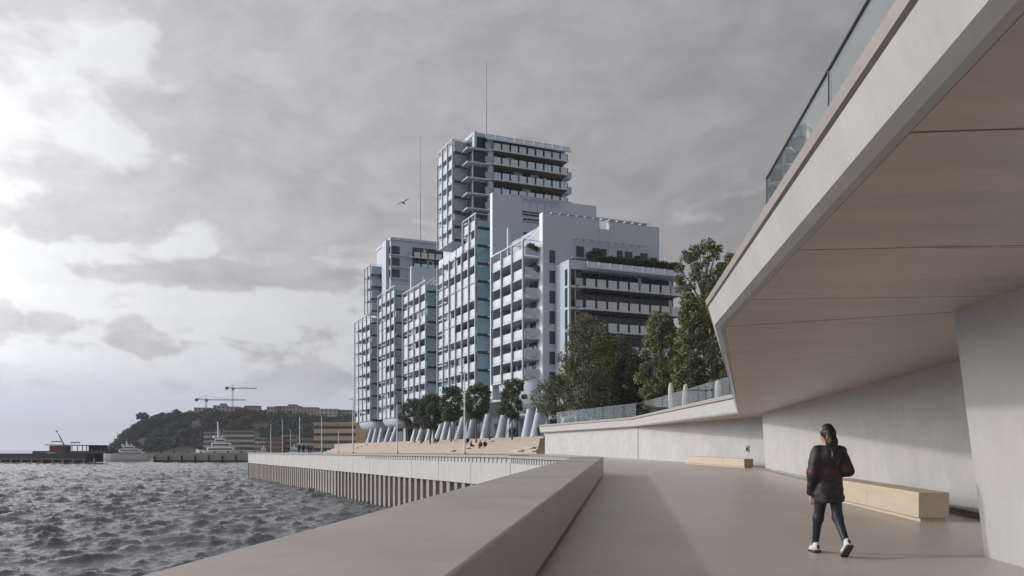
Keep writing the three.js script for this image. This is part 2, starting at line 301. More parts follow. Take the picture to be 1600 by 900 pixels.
// ------------------------------------------------------------------ walls under the canopy, canopy, far retaining wall
const kW = .13;
{
  const corner = [5.93, 10.55], topIn = 5.53;
  // near leaning wall
  const nw = group('leaning_wall', W3(6.5, FLOOR0, 8)); tag(nw, 'leaning pale concrete wall carrying the walkway canopy', 'wall');
  const o = g => { g.translate(-nw.position.x, -nw.position.y, -nw.position.z); return g; };
  const sec = (z, zt = z) => [W3(5.93 + .05 * (z - 10.55), FLOOR0 + RISE * z - .05, z), W3(topIn + .1 * (zt - 10.55), 1.62 + RISE * zt, zt), W3(9.5, 1.62 + RISE * zt, zt + .8), W3(9.5, FLOOR0 + RISE * z - .05, z + .8)];
  const cuts = [-14, -3, 3.4, 10.55];
  for (let i = 0; i + 1 < cuts.length; i++) mesh('wall_panel', o(loft([sec(cuts[i] + .004), sec(cuts[i + 1] - (i == 2 ? 0 : .004))])), M.wall, nw);
  // recessed back wall
  const bw = group('recessed_wall', W3(10.4, FLOOR0 + .4, 28)); tag(bw, 'long recessed pale concrete wall behind the near bench', 'wall');
  const ob = g => { g.translate(-bw.position.x, -bw.position.y, -bw.position.z); return g; };
  const bx = z => 8.65 + .1408 * (z - 15.7), fl = z => FLOOR0 + RISE * z;
  const bsec = z => [W3(bx(z), fl(z) + .11, z), W3(bx(z) - .2, 2.3, z), W3(bx(z) + 1.2, 2.3, z), W3(bx(z) + 1.2, fl(z) - .1, z), W3(bx(z) + .18, fl(z) - .1, z), W3(bx(z) + .18, fl(z) + .108, z)];
  const bc = [8, 22.5, 31.5, 40.2]; for (let i = 0; i + 1 < bc.length; i++) mesh('wall_panel', ob(loft([bsec(bc[i] + .004), bsec(bc[i + 1] - .004)])), M.wall, bw);
  // far retaining wall in two lengths
  const fw = group('retaining_wall', W3(9.6, FLOOR0 + .8, 64)); tag(fw, 'far white retaining wall with a vertical joint beside the far bench', 'wall');
  const of = g => { g.translate(-fw.position.x, -fw.position.y, -fw.position.z); return g; };
  const fwall = (a, b) => { const d = new THREE.Vector2(b[0] - a[0], b[1] - a[1]).normalize(), n = [d.y, -d.x]; const s = p => [W3(p[0], floorY(0, p[1]) - .4, p[1]), W3(p[0], 2.2, p[1]), W3(p[0] + n[0], 2.2, p[1] + n[1]), W3(p[0] + n[0], floorY(0, p[1]) - .4, p[1] + n[1])]; return loft([s(a), s(b)]); };
  mesh('wall_panel', of(fwall([13.45, 43.9], [9.6, 63.96])), M.white, fw);
  mesh('wall_panel', of(fwall([9.57, 64.04], [3.6, 92])), M.white, fw);
  mesh('wall_panel', of(fwall([3.75, 92.1], [14, 112])), M.white, fw);
  // small dark wall socket
  const so = group('wall_socket', W3(12.98, .15, 46.3), -1.39); tag(so, 'small dark service box on the far white wall', 'wall box');
  mesh('box_body', new RoundedBoxGeometry(.3, .34, .12, 2, .02), M.steel, so); const fl2 = mesh('box_lid', new RoundedBoxGeometry(.2, .16, .03, 2, .01), M.dark, so); fl2.position.set(0, -.03, .075);

  // canopy: coping, fascia band, soffit panels
  const cn = group('canopy', W3(3, 1.6, 6)); tag(cn, 'angular concrete canopy overhanging the walkway with stained soffit', 'canopy');
  const oc = g => { g.translate(-cn.position.x, -cn.position.y, -cn.position.z); return g; };
  const kC = .1254, tipZ = 11.9, P5 = [10.75, 40], P6 = [9.2, 64], P7 = [3.15, 92.3];
  // edge stations: position of the soffit edge, outward direction, soffit height, fascia height scale
  const st = [
    { x: 1.45 + kC * -14, z: -14, nx: -.992, nz: .124, y: 1.59 + RISE * -14, h: 1 },
    { x: 1.45 + kC * tipZ, z: tipZ, nx: -1.02, nz: .2, y: 1.59 + RISE * tipZ, h: 1 },
    { x: P5[0], z: P5[1], nx: -1.0, nz: -.12, y: 1.79, h: 2.45 },
    { x: P6[0], z: P6[1], nx: -1.0, nz: -.16, y: 1.85, h: 1.85 },
    { x: P7[0], z: P7[1], nx: -.98, nz: -.21, y: 2.03, h: 2.15 },
    { x: 14, z: 113, nx: -.9, nz: .46, y: 2.03, h: 2.15 },
  ];
  const secOf = (s, prof) => prof.map(([o, u, fix]) => W3(s.x + s.nx * o, s.y + (fix ? u : u * s.h), s.z + s.nz * o));
  const band = [[0, 0], [.075, .035], [.16, .285], [.11, .29], [-.06, .29], [-.06, 0]];
  const cop = [[.10, .305], [.18, .312], [.20, .375], [.185, .39], [-.45, .39], [-.45, .305]];
  const fill = [[.03, .25], [.03, .31], [-.3, .31], [-.3, .25]];
  for (const [name, p, m] of [['fascia', band, M.fascia], ['coping', cop, M.parapet], ['groove', fill, M.fascia]])
    for (let i = 0; i + 1 < st.length; i++) {
      const n = 1;                                       
      for (let q = 0; q < n; q++) {
        const L = (a) => { const s = {}; for (const k in st[i]) s[k] = mix(st[i][k], st[i + 1][k], a); return s; };
        const g = q > 0 ? .0006 : 0, g1 = q < n - 1 ? .0006 : 0;
        mesh(name, oc(loft([secOf(L(q / n + g), p), secOf(L((q + 1) / n - g1), p)])), m, cn);
      }
    }
  // soffit panels between joints
  const soff = (poly, y) => prism(poly, (x, z) => y(x, z), (x, z) => y(x, z) + .16);
  const e0 = z => 1.45 + .32 * 0 + kC * z, w0 = z => topIn + .1 * (z - 10.55) + .5;
  const yS = (x, z) => 1.60 + RISE * z;
  const foldZ = x => tipZ + (10.5 - tipZ) * (x - 2.94) / (5.6 - 2.94);
  const rows = [-14, -8, -4, -.5, 2.2, 4.3, 7.05, 9.6];
  for (let i = 0; i < rows.length; i++) {
    const tilt = z => x => z - .5 * (x - 3) / 3 * .55, a = tilt(rows[i]), b = i + 1 < rows.length ? tilt(rows[i + 1]) : foldZ;
    const xl = z => e0(z) + .075, g = .014;
    const zl0 = a(xl(rows[i])) + g, zr0 = a(w0(rows[i])) + g, zl1 = (i + 1 < rows.length ? b(xl(rows[i + 1])) : tipZ) - g, zr1 = (i + 1 < rows.length ? b(w0(rows[i + 1])) : foldZ(6.0)) - g;
    mesh('soffit_panel', oc(soff([[xl(zl0), zl0], [w0(zr0), zr0], [w0(zr1), zr1], [xl(zl1), zl1]], yS)), M.soffit, cn);
  }
  // folded far soffit
  const tip = W3(e0(tipZ) + .075, yS(0, tipZ) - .004, tipZ + .02), c1 = W3(6.0, yS(0, 10.4) - .004, foldZ(6.0) + .02), c2 = W3(9.0, 1.736, 15.0), c3 = W3(12.7, 1.797, 41.6), c3b = W3(13.6, 1.81, 44.6), c4 = W3(P5[0] + .02, 1.801, P5[1]);
  const up = v => v.clone().setY(v.y + .16);
  const soff2 = (...v) => loft([v, v.map(up)]);
  mesh('soffit_panel', oc(soff2(tip, c1, c2, c3, c4)), M.soffit, cn);
  mesh('soffit_panel', oc(soff2(c4, c3, c3b, W3(10.3, 1.9, 64), W3(9.25, 1.87, 64))), M.soffit, cn);
  mesh('soffit_panel', oc(soff2(W3(9.25, 1.87, 64), W3(10.3, 1.9, 64), W3(4.3, 2.1, 92.5), W3(3.2, 2.05, 92.3))), M.soffit, cn);
  // body of the deck above the soffit
  mesh('deck', oc(prism([[e0(-14) + .3, -14], [e0(tipZ) + .3, tipZ - .3], [P5[0] + .4, P5[1]], [P6[0] + .5, P6[1]], [P7[0] + .5, P7[1]], [14.4, 112.6], [40, 112], [40, -14]], (x, z) => (z < 13 ? 1.62 + RISE * z + .17 : 2.15), (x, z) => z < 13 ? 1.9 + RISE * z : 2.45)), M.parapet, cn);

  // glass balustrades: panes are things of one balustrade each
  const pane = (parent, a, b, y0a, y1a, y0b, y1b) => { const d = .008; const s = (p, q0, q1) => [W3(p[0], q0, p[1]), W3(p[0], q1, p[1]), W3(p[0] + d, q1, p[1]), W3(p[0] + d, q0, p[1])]; const g = loft([s(a, y0a, y1a), s(b, y0b, y1b)]); g.translate(-parent.position.x, -parent.position.y, -parent.position.z); return mesh('glass_pane', g, parent.position.z < -30 ? M.glassFar : M.glass, parent); };
  const railBar = (parent, a, b, ya, yb, r = .012, m = M.rail) => { const g = tube([W3(a[0], ya, a[1]), W3(b[0], yb, b[1])], r, r, 6); g.translate(-parent.position.x, -parent.position.y, -parent.position.z); return mesh('top_rail', g, m, parent); };
  const g1 = group('glass_balustrade', W3(2.3, 1.95, 5)); tag(g1, 'glass balustrade with thin dark rail along the near canopy edge', 'balustrade');
  const gx = z => 1.43 + kC * z;
  for (const [a, b] of [[-6, -2.9], [-2.88, .2], [.22, 3.3], [3.32, 5.7], [5.72, 8.08]]) { pane(g1, [gx(a), a], [gx(b), b], 1.9 + RISE * a, 2.5 + RISE * a, 1.9 + RISE * b, 2.5 + RISE * b); railBar(g1, [gx(a), a], [gx(b), b], 2.505 + RISE * a, 2.505 + RISE * b); }
  { const g = tube([W3(gx(8.08), 2.0, 8.08), W3(gx(8.08), 2.61, 8.08)], .009); g.translate(-g1.position.x, -g1.position.y, -g1.position.z); mesh('end_post', g, M.rail, g1); const g2 = tube([W3(gx(5.71), 2.0, 5.71), W3(gx(5.71), 2.58, 5.71)], .007); g2.translate(-g1.position.x, -g1.position.y, -g1.position.z); mesh('end_post', g2, M.rail, g1); }
  const g2 = group('glass_balustrade', W3(9.6, 2.6, 64)); tag(g2, 'long glass balustrade on top of the far retaining wall', 'balustrade');
  const run = (A, B, n, ya, yb, h) => { for (let i = 0; i < n; i++) { const t0 = i / n + .002, t1 = (i + 1) / n - .002, p = t => [mix(A[0], B[0], t), mix(A[1], B[1], t)], y = t => mix(ya, yb, t); pane(g2, p(t0), p(t1), y(t0) - .1, y(t0) + h, y(t1) - .1, y(t1) + h); railBar(g2, p(t0), p(t1), y(t0) + h + .005, y(t1) + h + .005, .012, M.steel); } };
  run([P5[0] + .2, P5[1] - 1], [P6[0] + .25, P6[1]], 9, 2.72, 2.58, .98); run([P6[0] + .25, P6[1] + .05], [4.6, 87], 9, 2.58, 2.95, 1.05);
}

// upper terrace behind the retaining wall
structure(mesh('terrace', prism([[11.2, 45], [9.8, 64], [4.2, 92], [14.8, 112], [70, 112], [70, 45]], 2.0, 2.5), M.soil), 'planted upper terrace behind the far wall');

// ------------------------------------------------------------------ benches
{
  const bench = (name, a, b, w, h, label, joints) => {
    const d = new THREE.Vector2(b[0] - a[0], b[1] - a[1]), L = d.length(), ang = Math.atan2(d.x, d.y);
    const g = group(name, W3(a[0], floorY(0, a[1]), a[1]), -ang); tag(g, label, 'bench', 'stone benches along the walkway');
    const n = joints, l = L / n, pitch = (floorY(0, b[1]) - floorY(0, a[1])) / L;
    for (let i = 0; i < n; i++) { const m = mesh('seat_block', new RoundedBoxGeometry(w, h - .07, l - .012, 2, .015), M.stone, g); m.position.set(w / 2, .07 + (h - .07) / 2 + pitch * (i + .5) * l, -(i + .5) * l); m.rotation.x = Math.atan(pitch); }
    const p = mesh('plinth', new THREE.BoxGeometry(w - .1, .1, L - .1), M.stone, g); p.position.set(w / 2, .035 + pitch * L / 2, -L / 2); p.rotation.x = Math.atan(pitch);
  };
  bench('stone_bench', [7.24, 15], [7.75, 20.6], .53, .53, 'long pale limestone bench beside the walking person', 2);
  bench('stone_bench', [12.05, 43.7], [10.55, 51.5], .5, .47, 'pale limestone bench against the far white wall', 3);
}
// ------------------------------------------------------------------ apartment building
// local axes: u along the shaded faces, v along the sunlit faces, heights y above the camera
const BO = [2.48, 142], BU = [.9165, .40], BV = [-.40, .9165], BASE = 2.2, BROT = Math.asin(.4);
const uvXZ = (u, v) => [BO[0] + u * BU[0] + v * BV[0], BO[1] + u * BU[1] + v * BV[1]];
const vAt = (px, u) => { const r = (px - 800) / F; return ((BO[0] + u * BU[0]) - r * (BO[1] + u * BU[1])) / (-BV[0] + r * BV[1]); };
const unit = new THREE.BoxGeometry(1, 1, 1);
const bld = group('apartment_building', W3(BO[0], BASE, BO[1]), BROT);
tag(bld, 'tall white stepped apartment building with glass balconies on slanted columns', 'building');
const brnd = rng(5);
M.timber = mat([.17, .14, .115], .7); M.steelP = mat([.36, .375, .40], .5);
function bb(name, m, u0, u1, y0, y1, v0, v1, parent = bld) {
  const b = new THREE.Mesh(unit, m); b.name = name;
  b.scale.set(u1 - u0, y1 - y0, v1 - v0); b.position.set((u0 + u1) / 2, (y0 + y1) / 2 - BASE, -(v0 + v1) / 2); parent.add(b); return b;
}
function lp(u, y, v) { return new THREE.Vector3(u, y - BASE, -v); }
function bar(name, m, a, b, r, parent = bld, seg = 5) { const o = new THREE.Mesh(tube([lp(...a), lp(...b)], r, r, seg), m); o.name = name; parent.add(o); return o; }
function partGroup(name, label) { const g = new THREE.Group(); g.name = name; if (label) g.userData.label = label; bld.add(g); return g; }
const LV = i => 12.5 + 3.45 * i;
const clothMats = [mat([.10, .16, .20], .2), mat([.30, .30, .31], .6), mat([.55, .56, .57], .7)];

// a stack of balconies on a sunlit face between v0 and v1
function bay(v0, v1, levels, nb, o = {}) {
  const g = partGroup('balcony_stack', o.label), depth = 3, r = rng(Math.round(v0 * 31 + levels.length)), w = (v1 - v0) / nb, top = levels[levels.length - 1], u0 = o.u0 ?? 0;
  levels.forEach((y, i) => {
    bb('floor_slab', M.bWhite, u0 - .12, u0 + depth, y - .34, y, v0 - .04, v1 + .1, g); if (!o.sideH) bb('shade_strip', M.rail, u0 + .1, u0 + depth, y - .5, y + .06, v0 - .1, v0 - .045, g);  // dark strip paints in the shadow line at each slab on the glass side
    const last = i == levels.length - 1, ht = last ? 0 : levels[i + 1] - y;
    // railing panels, one per bay, some bays closed by tall screens
    for (let k = 0; k < nb; k++) {
      const a = v0 + k * w + .28, b = v0 + (k + 1) * w - .28;
      const tall = !last && (o.tall ? o.tall(i, k) : false);
      const hp = tall ? ht - .5 : (o.hp ?? 1.42) + .12 * r();
      if (!(last && o.openTop)) { const p = bb('railing_panel', r() < .3 ? M.bPanel2 : M.bPanel, u0 - .06, u0 - .01, y + .06, y + hp, a, b, g); p.rotation.y = (r() - .5) * .02; }
      if (!last) {
        // set-back glazing with a pale pier
        const pierW = w * (.16 + .2 * r());
        bb('window_pane', M.bGlass, u0 + depth - .12, u0 + depth - .04, y + .02, y + ht - .5, a + pierW, b, g);
        if (r() < .35) bb('curtain', clothMats[(r() * 3) | 0], u0 + depth - .3, u0 + depth - .2, y + .03, y + ht - .6, b - w * (.15 + .25 * r()), b, g);
        if (r() < .14) { const q = bb('awning', clothMats[1], u0 + .3, u0 + .36, y + 1.4, y + ht - .45, a, b, g); }
      }
    }
    // glass side of the stack, facing the recess
    if (!last || !o.openTop) {
      const hs = last ? 1.35 : o.sideH ?? ht - .78, wt = o.side ?? depth;
      bb('side_glass', o.sideM ?? (r() < .5 ? M.bTeal : M.bTeal2), u0 + .08, u0 + wt, y + .1, y + (o.lowSide ? 2.25 : hs), v0 - .06, v0 - .01, g);
      if (!o.lowSide && !o.sideH && !last) bb('side_glass', M.bTeal2, u0 + .08, u0 + wt, y + hs + .05, y + hs + .28, v0 - .05, v0 - .02, g);
    }
  });
  // thin posts in front and the open frame on top
  const yb = levels[0] - .3, yt = top + (o.frame ?? 2.7);
  for (let k = 0; k <= nb; k++) bb('post', M.steelP, u0 - .42, u0 - .14, yb, yt - (k == nb ? (o.drop ?? 0) : 0), v0 + k * w - .15, v0 + k * w + .15, g);
  if (o.frame !== 0) { bb('frame_beam', M.steelW, u0 - .36, u0 - .18, yt, yt + .16, v0 - .3, v1 + .2, g); for (let k = 0; k <= nb; k++) bb('frame_beam', M.steelW, u0 - .178, u0 + depth + .3, yt + .02, yt + .14, v0 + k * w - .06, v0 + k * w + .06, g); }
  return g;
}
// balconies with white panels on a shaded face between u0 and u1 at depth v
function shadeRows(levels, u0, u1, v, n, ht, out = 1.6, o = {}) {
  const g = partGroup('balcony_rows', o.label), w = (u1 - u0) / n, r = rng(Math.round(u0 * 17 + v));
  levels.forEach((y, i) => {
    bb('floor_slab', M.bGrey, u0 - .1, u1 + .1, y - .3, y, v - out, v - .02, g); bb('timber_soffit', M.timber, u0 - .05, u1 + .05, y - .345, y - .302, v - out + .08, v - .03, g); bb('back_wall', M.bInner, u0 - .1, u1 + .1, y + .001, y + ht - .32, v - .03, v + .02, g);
    for (let k = 0; k < n; k++) {
      const a = u0 + k * w;
      bb('railing_panel', M.bPanel, a + w * .08, a + w * .87, y - .34, y + 1.25 + (r() - .5) * .05, v - out - .07, v - out - .02, g);
      bb('baluster', M.dark, a + w * .91, a + w * .97, y + .02, y + 1.25, v - out + .02, v - out + .08, g);
      const t = r();
      if (t < .92) bb('window_pane', M.bGlass, a + .06, a + w - .06, y + .05, y + ht - .36, v - .12, v - .04, g);
      else { bb('wall_pier', M.bWall, a, a + w, y + .02, y + ht - .34, v - .14, v - .02, g); if (t < .96) bb('window_pane', M.bGlass, a + w * .3, a + w * .75, y + .2, y + ht - .8, v - .2, v - .13, g); }
      if (r() < .16) bb('curtain', clothMats[2], a + w * .55, a + w * .85, y + .05, y + ht - .7, v - .24, v - .2, g);
    }
    // angled white tip of the slab at the corner
    const s = new THREE.Shape(); [[-2.2, 0], [-1.1, -.15], [.0, -.95], [1.0, -.95], [1.0, .2], [-2.2, .2]].forEach(([x, z], q) => q ? s.lineTo(x, z) : s.moveTo(x, z));
    const tg = new THREE.ExtrudeGeometry(s, { depth: .36, bevelEnabled: false }); tg.rotateX(Math.PI / 2); const tm = new THREE.Mesh(tg, M.bWhite); tm.name = 'slab_tip'; tm.position.copy(lp(u0 - .6, y + .04, v - out + 1.1)); tm.scale.z = -1; g.add(tm);
    tm.scale.z = 1; tm.geometry = tg.clone().scale(1, 1, -1); tm.geometry = flip(tm.geometry);
    bb('corner_glass', M.bTeal2, u0 - 1.6, u0 - .3, y + .1, y + 1.25, v - out + .25, v - out + .3, g);
  });
  return g;
}
function flip(g) { g = g.toNonIndexed ? (g.index ? g.toNonIndexed() : g) : g; const p = g.attributes.position.array; for (let i = 0; i < p.length; i += 9) for (let k = 0; k < 3; k++) { const t = p[i + 3 + k]; p[i + 3 + k] = p[i + 6 + k]; p[i + 6 + k] = t; } g.computeVertexNormals(); return g; }
// tilted louvre strip along a roof edge
function louvres(u0, u1, n, v, yTop, drop, outD) {
  const g = partGroup('roof_louvres'), w = (u1 - u0) / n;
  for (let k = 0; k < n; k++) {
    const a = u0 + k * w + .06, b = u0 + (k + 1) * w - .06;
    const P = (u, t, e) => lp(u, yTop - drop * t + e, v - .08 - outD * t);
    const s = (t0) => [P(a + (1 - t0) * .7, t0, 0), P(b + (1 - t0) * .7, t0, 0), P(b + (1 - t0) * .7, t0, .07), P(a + (1 - t0) * .7, t0, .07)];
    const m = new THREE.Mesh(loft([s(0), s(1)]), M.bGrey); m.name = 'louvre'; g.add(m);
    const rb = new THREE.Mesh(tube([P(a - .06 + .7, 0, .12), P(a - .06, 1, .12)], .11, .11, 4), M.bEdge); rb.name = 'rib'; g.add(rb);
  }
  bb('edge_beam', M.bWhite, u0, u1, yTop - drop - .12, yTop - drop + .02, v - outD - .2, v - outD - .06, g);
  return g;
}
M.bPanel2 = mat([.46, .54, .59], .25);

// cores and walls
bb('core', M.bInner, 3.05, 18, 9.5, LV(6) - .36, 0.85, 15.4);
bb('core', M.bWhite, 3.05, 18, 9.5, LV(8) - .36, 16.55, 50);
bb('core', M.bWhite, 3.05, 18, 9.5, LV(7) - .36, 50.1, 76.9);
bb('core', M.bWhite, 3.05, 18, 9.5, LV(8) - .36, 78.1, 101);
bb('core', M.bWhite, 3.05, 16, 9.5, LV(10), 101.1, 116);
bb('core', M.bWhite, 3.05, 14, 9.5, LV(7) - .36, 116.1, 125.8);
// glazing in the recesses between the stacks
for (const [v0, v1, n] of [[16.7, 23.1, 9], [47.2, 54.6, 8], [74, 80.7, 8], [98, 106, 9]]) {
  const g = partGroup('recess_glazing');
  for (let i = 0; i < n; i++) { bb('window_pane', M.bTeal, 2.9, 3.0, LV(i) + .1, LV(i) + 2.9, v0, v1 - .3, g); bb('floor_slab', M.bWhite, 2.2, 3.04, LV(i) - .3, LV(i), v0, v1, g); }
}

// sunlit stacks from near to far
const rg = (a, b) => Array.from({ length: b - a + 1 }, (_, i) => LV(a + i));
bay(.9, 15.1, rg(0, 6), 3, { label: 'nearest stack of open balconies with white railings', sideH: 1.5, sideM: M.bGrey, side: 2.8, frame: 2.6, hp: 1.3 });
bay(23.3, 46.4, rg(0, 8), 6, { tall: (i, k) => (i == 5 && k < 4) || (i == 3 && k > 2 && k < 5), frame: 0 });
bay(23.3, 30.4, rg(8, 9), 2, { frame: 2.5 });
const TL = [44.2, 47.0, 50.1, 53.2, 56.4, 59.6, 62.5];
bay(36.5, 46.4, [40.2, ...TL].slice(1), 3, { lowSide: true, frame: 2.4, drop: 2.4, label: 'upper stack of glass balconies on the high tower' });
bay(54.8, 73.4, rg(-1, 7), 4, { tall: (i, k) => (i == 4 && k == 3), frame: 2.3 });
bay(80.9, 97.6, rg(-1, 8), 4, { tall: (i, k) => (i == 6 && k > 1) || (i == 3 && k > 1), frame: 2.3 });
bay(106.2, 125.5, rg(-1, 7), 4, { frame: 2.6 });
bay(106.2, 113, rg(8, 11), 2, { frame: 2.6, lowSide: true });

// high tower
bb('tower_wall', M.bWall, 3, 24.7, LV(8), 65.0, 34.6, 52); bb('tower_wall', M.bWall, 3.0, 6.8, LV(8), 64.98, 33.6, 34.59);
bb('tower_wall', M.bWhite, 3.0, 3.5, 62.6, 65.8, 32.4, 36.4);
bb('roof_slab', M.bWall, 2.9, 24.9, 65.0, 65.8, 33.0, 52.2);
for (let i = 0; i < TL.length; i++) { const y = TL[i]; bb('window_pane', M.bGlass, 3.3, 6.2, y + .1, y + 2.6, 33.45, 33.58); bb('column', M.bGrey, 6.3, 7.3, y, y + 2.85, 32.6, 33.59); bb('window_pane', M.bGlass, 2.9, 2.98, y + .1, y + 2.6, 33.8, 36.2); bb('floor_slab', M.bWhite, 2.5, 6, y - .3, y, 32.6, 33.59); bb('floor_slab', M.bWhite, 1.6, 2.96, y - .3, y, 32.8, 36.3); }
shadeRows(TL.slice(2), 6.95, 24.4, 34.6, 9, 3.15, 2.7, { label: 'rows of white panelled balconies on the tower' });
louvres(5.2, 24.9, 9, 33.4, 65.9, 1.7, 1.9);
for (const y of TL.slice(1, 6)) { bb('end_balcony', M.bGrey, 24.75, 26.6, y + .0, y + 1.35, 34.5, 39.5); bb('floor_slab', M.bWhite, 24.75, 26.2, y - .3, y - .02, 34.0, 40); }
bar('antenna', M.steel, [7.5, 65.8, 37], [7.5, 74.5, 37], .11); bar('antenna', M.steel, [7.5, 74.5, 37], [7.5, 82.6, 37], .06);

// wall between the stacks and the right wing
{
  const w2 = bb('fin_wall', M.bWall, .25, 22.1, 9.6, 48.0, 15.5, 16.5);
  bb('core', M.bWall, 18.05, 22.0, 9.6, 45.8, 16.6, 33);
  bb('roof_slab', M.bWhite, 3.2, 15.5, 48.02, 48.16, 15.4, 18);
  bb('parapet_edge', M.bEdge, .05, .24, 9.7, 48.0, 15.45, 16.55);
  for (let i = 0; i < 5; i++) { bb('window_pane', M.bGrey, 6.2 + i * 1.55, 7.6 + i * 1.55, 45.3, 47.1, 15.34, 15.44); bb('window_pane', M.bGlass, 6.2 + i * 1.55, 7.6 + i * 1.55, 44.5, 45.2, 15.38, 15.46); bb('louvre', M.bWhite, 6.2 + i * 1.55, 7.6 + i * 1.55, 44.7, 44.8, 14.9, 15.3); }
  bb('louvre', M.bWhite, 6, 13.9, 47.5, 47.65, 14.7, 15.3);
  for (const [y, a, b] of [[43, 6.2, 9.8], [40.4, 6.2, 9.8], [37.8, 6.2, 9.0]]) { bb('balcony_beam', M.bWhite, a, b, y, y + .14, 14.0, 14.2); bb('balcony_beam', M.bWhite, a, a + .2, y, y + .14, 14.2, 15.45); bb('window_pane', M.bGlass, a + .2, b, y + .3, y + .9, 15.36, 15.46); }
  bb('white_mast', M.bWhite, 1.2, 1.75, 34.5, 40.4, 10.8, 11.3);
  for (let k = 0; k < 4; k++) bar('roof_strut', M.steelW, [-.2 + k * .5, 36.1, 13.5 - k * 2.6], [3, 37.4 + k * .4, 7 - k * 1.8], .08);
}
// right wing
{
  const Y = 40.5;
  bb('wing_wall', M.bWall, 2.94, 13.8, 9.8, Y, -.4, .8); bb('wing_wall', M.bWall, 13.82, 15.8, 9.8, 38.9, -.39, .79); bb('wing_wall', M.bWall, 15.82, 26.1, 9.8, Y - .1, -.4, .8);
  bb('parapet_edge', M.bEdge, 2.74, 2.93, 9.9, Y, -.44, .84);
  bb('core', M.bWhite, 3.3, 26, 9.8, 38.7, .85, 15.4);
  for (let k = 0; k < 12; k++) bb('roof_slat', M.bWhite, 4.5 + k * 1.62, 5.7 + k * 1.62, Y + .06, Y + .2, -.55, .5);
  bar('roof_rail', M.bWhite, [4.3, Y + .35, -.4], [24.2, Y + .3, -.4], .07);
  for (let i = 0; i < 7; i++) { bb('window_pane', M.bGlass, 4.05, 5.1, LV(i) - 1.2, LV(i) + 1.0, -.46, -.405); bb('window_sill', M.bWhite, 3.95, 5.15, LV(i) - 1.42, LV(i) - 1.22, -.6, -.405); }
  // front block
  const v = -5.4, L2 = [27.5, 23.9, 20.25, 16.5, 12.8], T = 31.7;
  bb('block_wall', M.bWall, 6.4, 27.4, 6, T - 1.5, v + 2.4, -.42); bb('block_wall', M.bWall, 6.4, 7.95, 6, T - 1.52, v + 1.3, v + 2.39);
  bb('side_wall', M.bWhite, 5.2, 6.38, 6, T - 1.5, v + 1.5, -.43);
  bb('roof_slab', M.bWall, 5.2, 27.5, T - 1.48, T, v, -.44);
  for (const y of L2) { bb('corner_post', M.bWhite, 5.2, 5.55, y, y + 3.35, v, v + .5); bb('window_pane', M.bGlass, 5.3, 5.36, y + .1, y + 3.0, v + .5, v + 1.48); bb('window_pane', M.bGlass, 5.6, 7.9, y + .05, y + 3.0, v + .7, v + .8); bb('mullion', M.bWhite, 6.6, 6.75, y + .03, y + 3.1, v + .55, v + .68); bb('floor_slab', M.bWhite, 5.2, 6.5, y - .36, y, v - .02, v + 1.49); }
  shadeRows(L2, 8.1, 27.2, v + 2.4, 9, 3.6, 2.65, { label: 'shaded balcony rows with square white panels on the front block' });
  louvres(8.0, 27.5, 9, v + .02, T - .15, 1.15, 1.1);
  // penthouse floor above the front block
  for (let i = 0; i < 9; i++) { const a = 9.2 + i * 1.62; bb('window_pane', i % 3 == 1 ? M.bPanel2 : M.bGlass, a, a + (i % 2 ? 1.1 : 1.45), 32.5, 35.4, -.5, -.405); }
  bb('canopy_slab', M.bWhite, 7.7, 12.2, 32.9, 33.1, -2.2, -.42);
  for (let i = 0; i < 9; i++) bar('pergola_bar', M.bWhite, [8.0 + i * 1.6, 36.3, -2.3], [9.1 + i * 1.6, 36.5, -.42], .09);
  bar('pergola_bar', M.bGrey, [8.0, 36.25, -2.35], [22.8, 36.25, -2.35], .1);
}
// set-back towers behind
{
  bb('tower_wall', M.bWall, 3.1, 26, LV(7), 58.2, 96.8, 112); bb('roof_slab', M.bGrey, 2.9, 26.2, 58.2, 58.9, 96.3, 112.2);
  bb('fin_wall', M.bGrey, 2.2, 3.0, LV(7), 58.6, 98.5, 102.5);
  for (const y of [54.2, 51.0, 47.8]) { bb('window_pane', M.bGlass, 3.4, 5.6, y, y + 2.4, 96.65, 96.78); bb('window_pane', M.bGlass, 3.02, 3.08, y, y + 2.4, 97.1, 98.3); bb('floor_slab', M.bWhite, 2.6, 8, y - .35, y - .05, 95.8, 96.78); }
  shadeRows([53.9, 50.7, 47.5], 9.2, 26, 96.8, 8, 3.2, 1.5);
  bb('fin_wall', M.bWall, 3, 22, LV(7) - 10, 47, 77, 78); bb('white_mast', M.bWhite, 5.4, 5.9, 40, 44, 74.5, 75);
  for (let k = 0; k < 4; k++) bar('roof_strut', M.steelW, [.2 + k, 38.6, 72 - k * 3], [3.5 + k, 41.5, 66 - k * 3], .09);
  bar('antenna', M.steel, [13.5, 58.9, 103], [13.5, 74, 103], .11); bar('antenna', M.steel, [13.5, 74, 103], [13.5, 90.5, 103], .06);
}
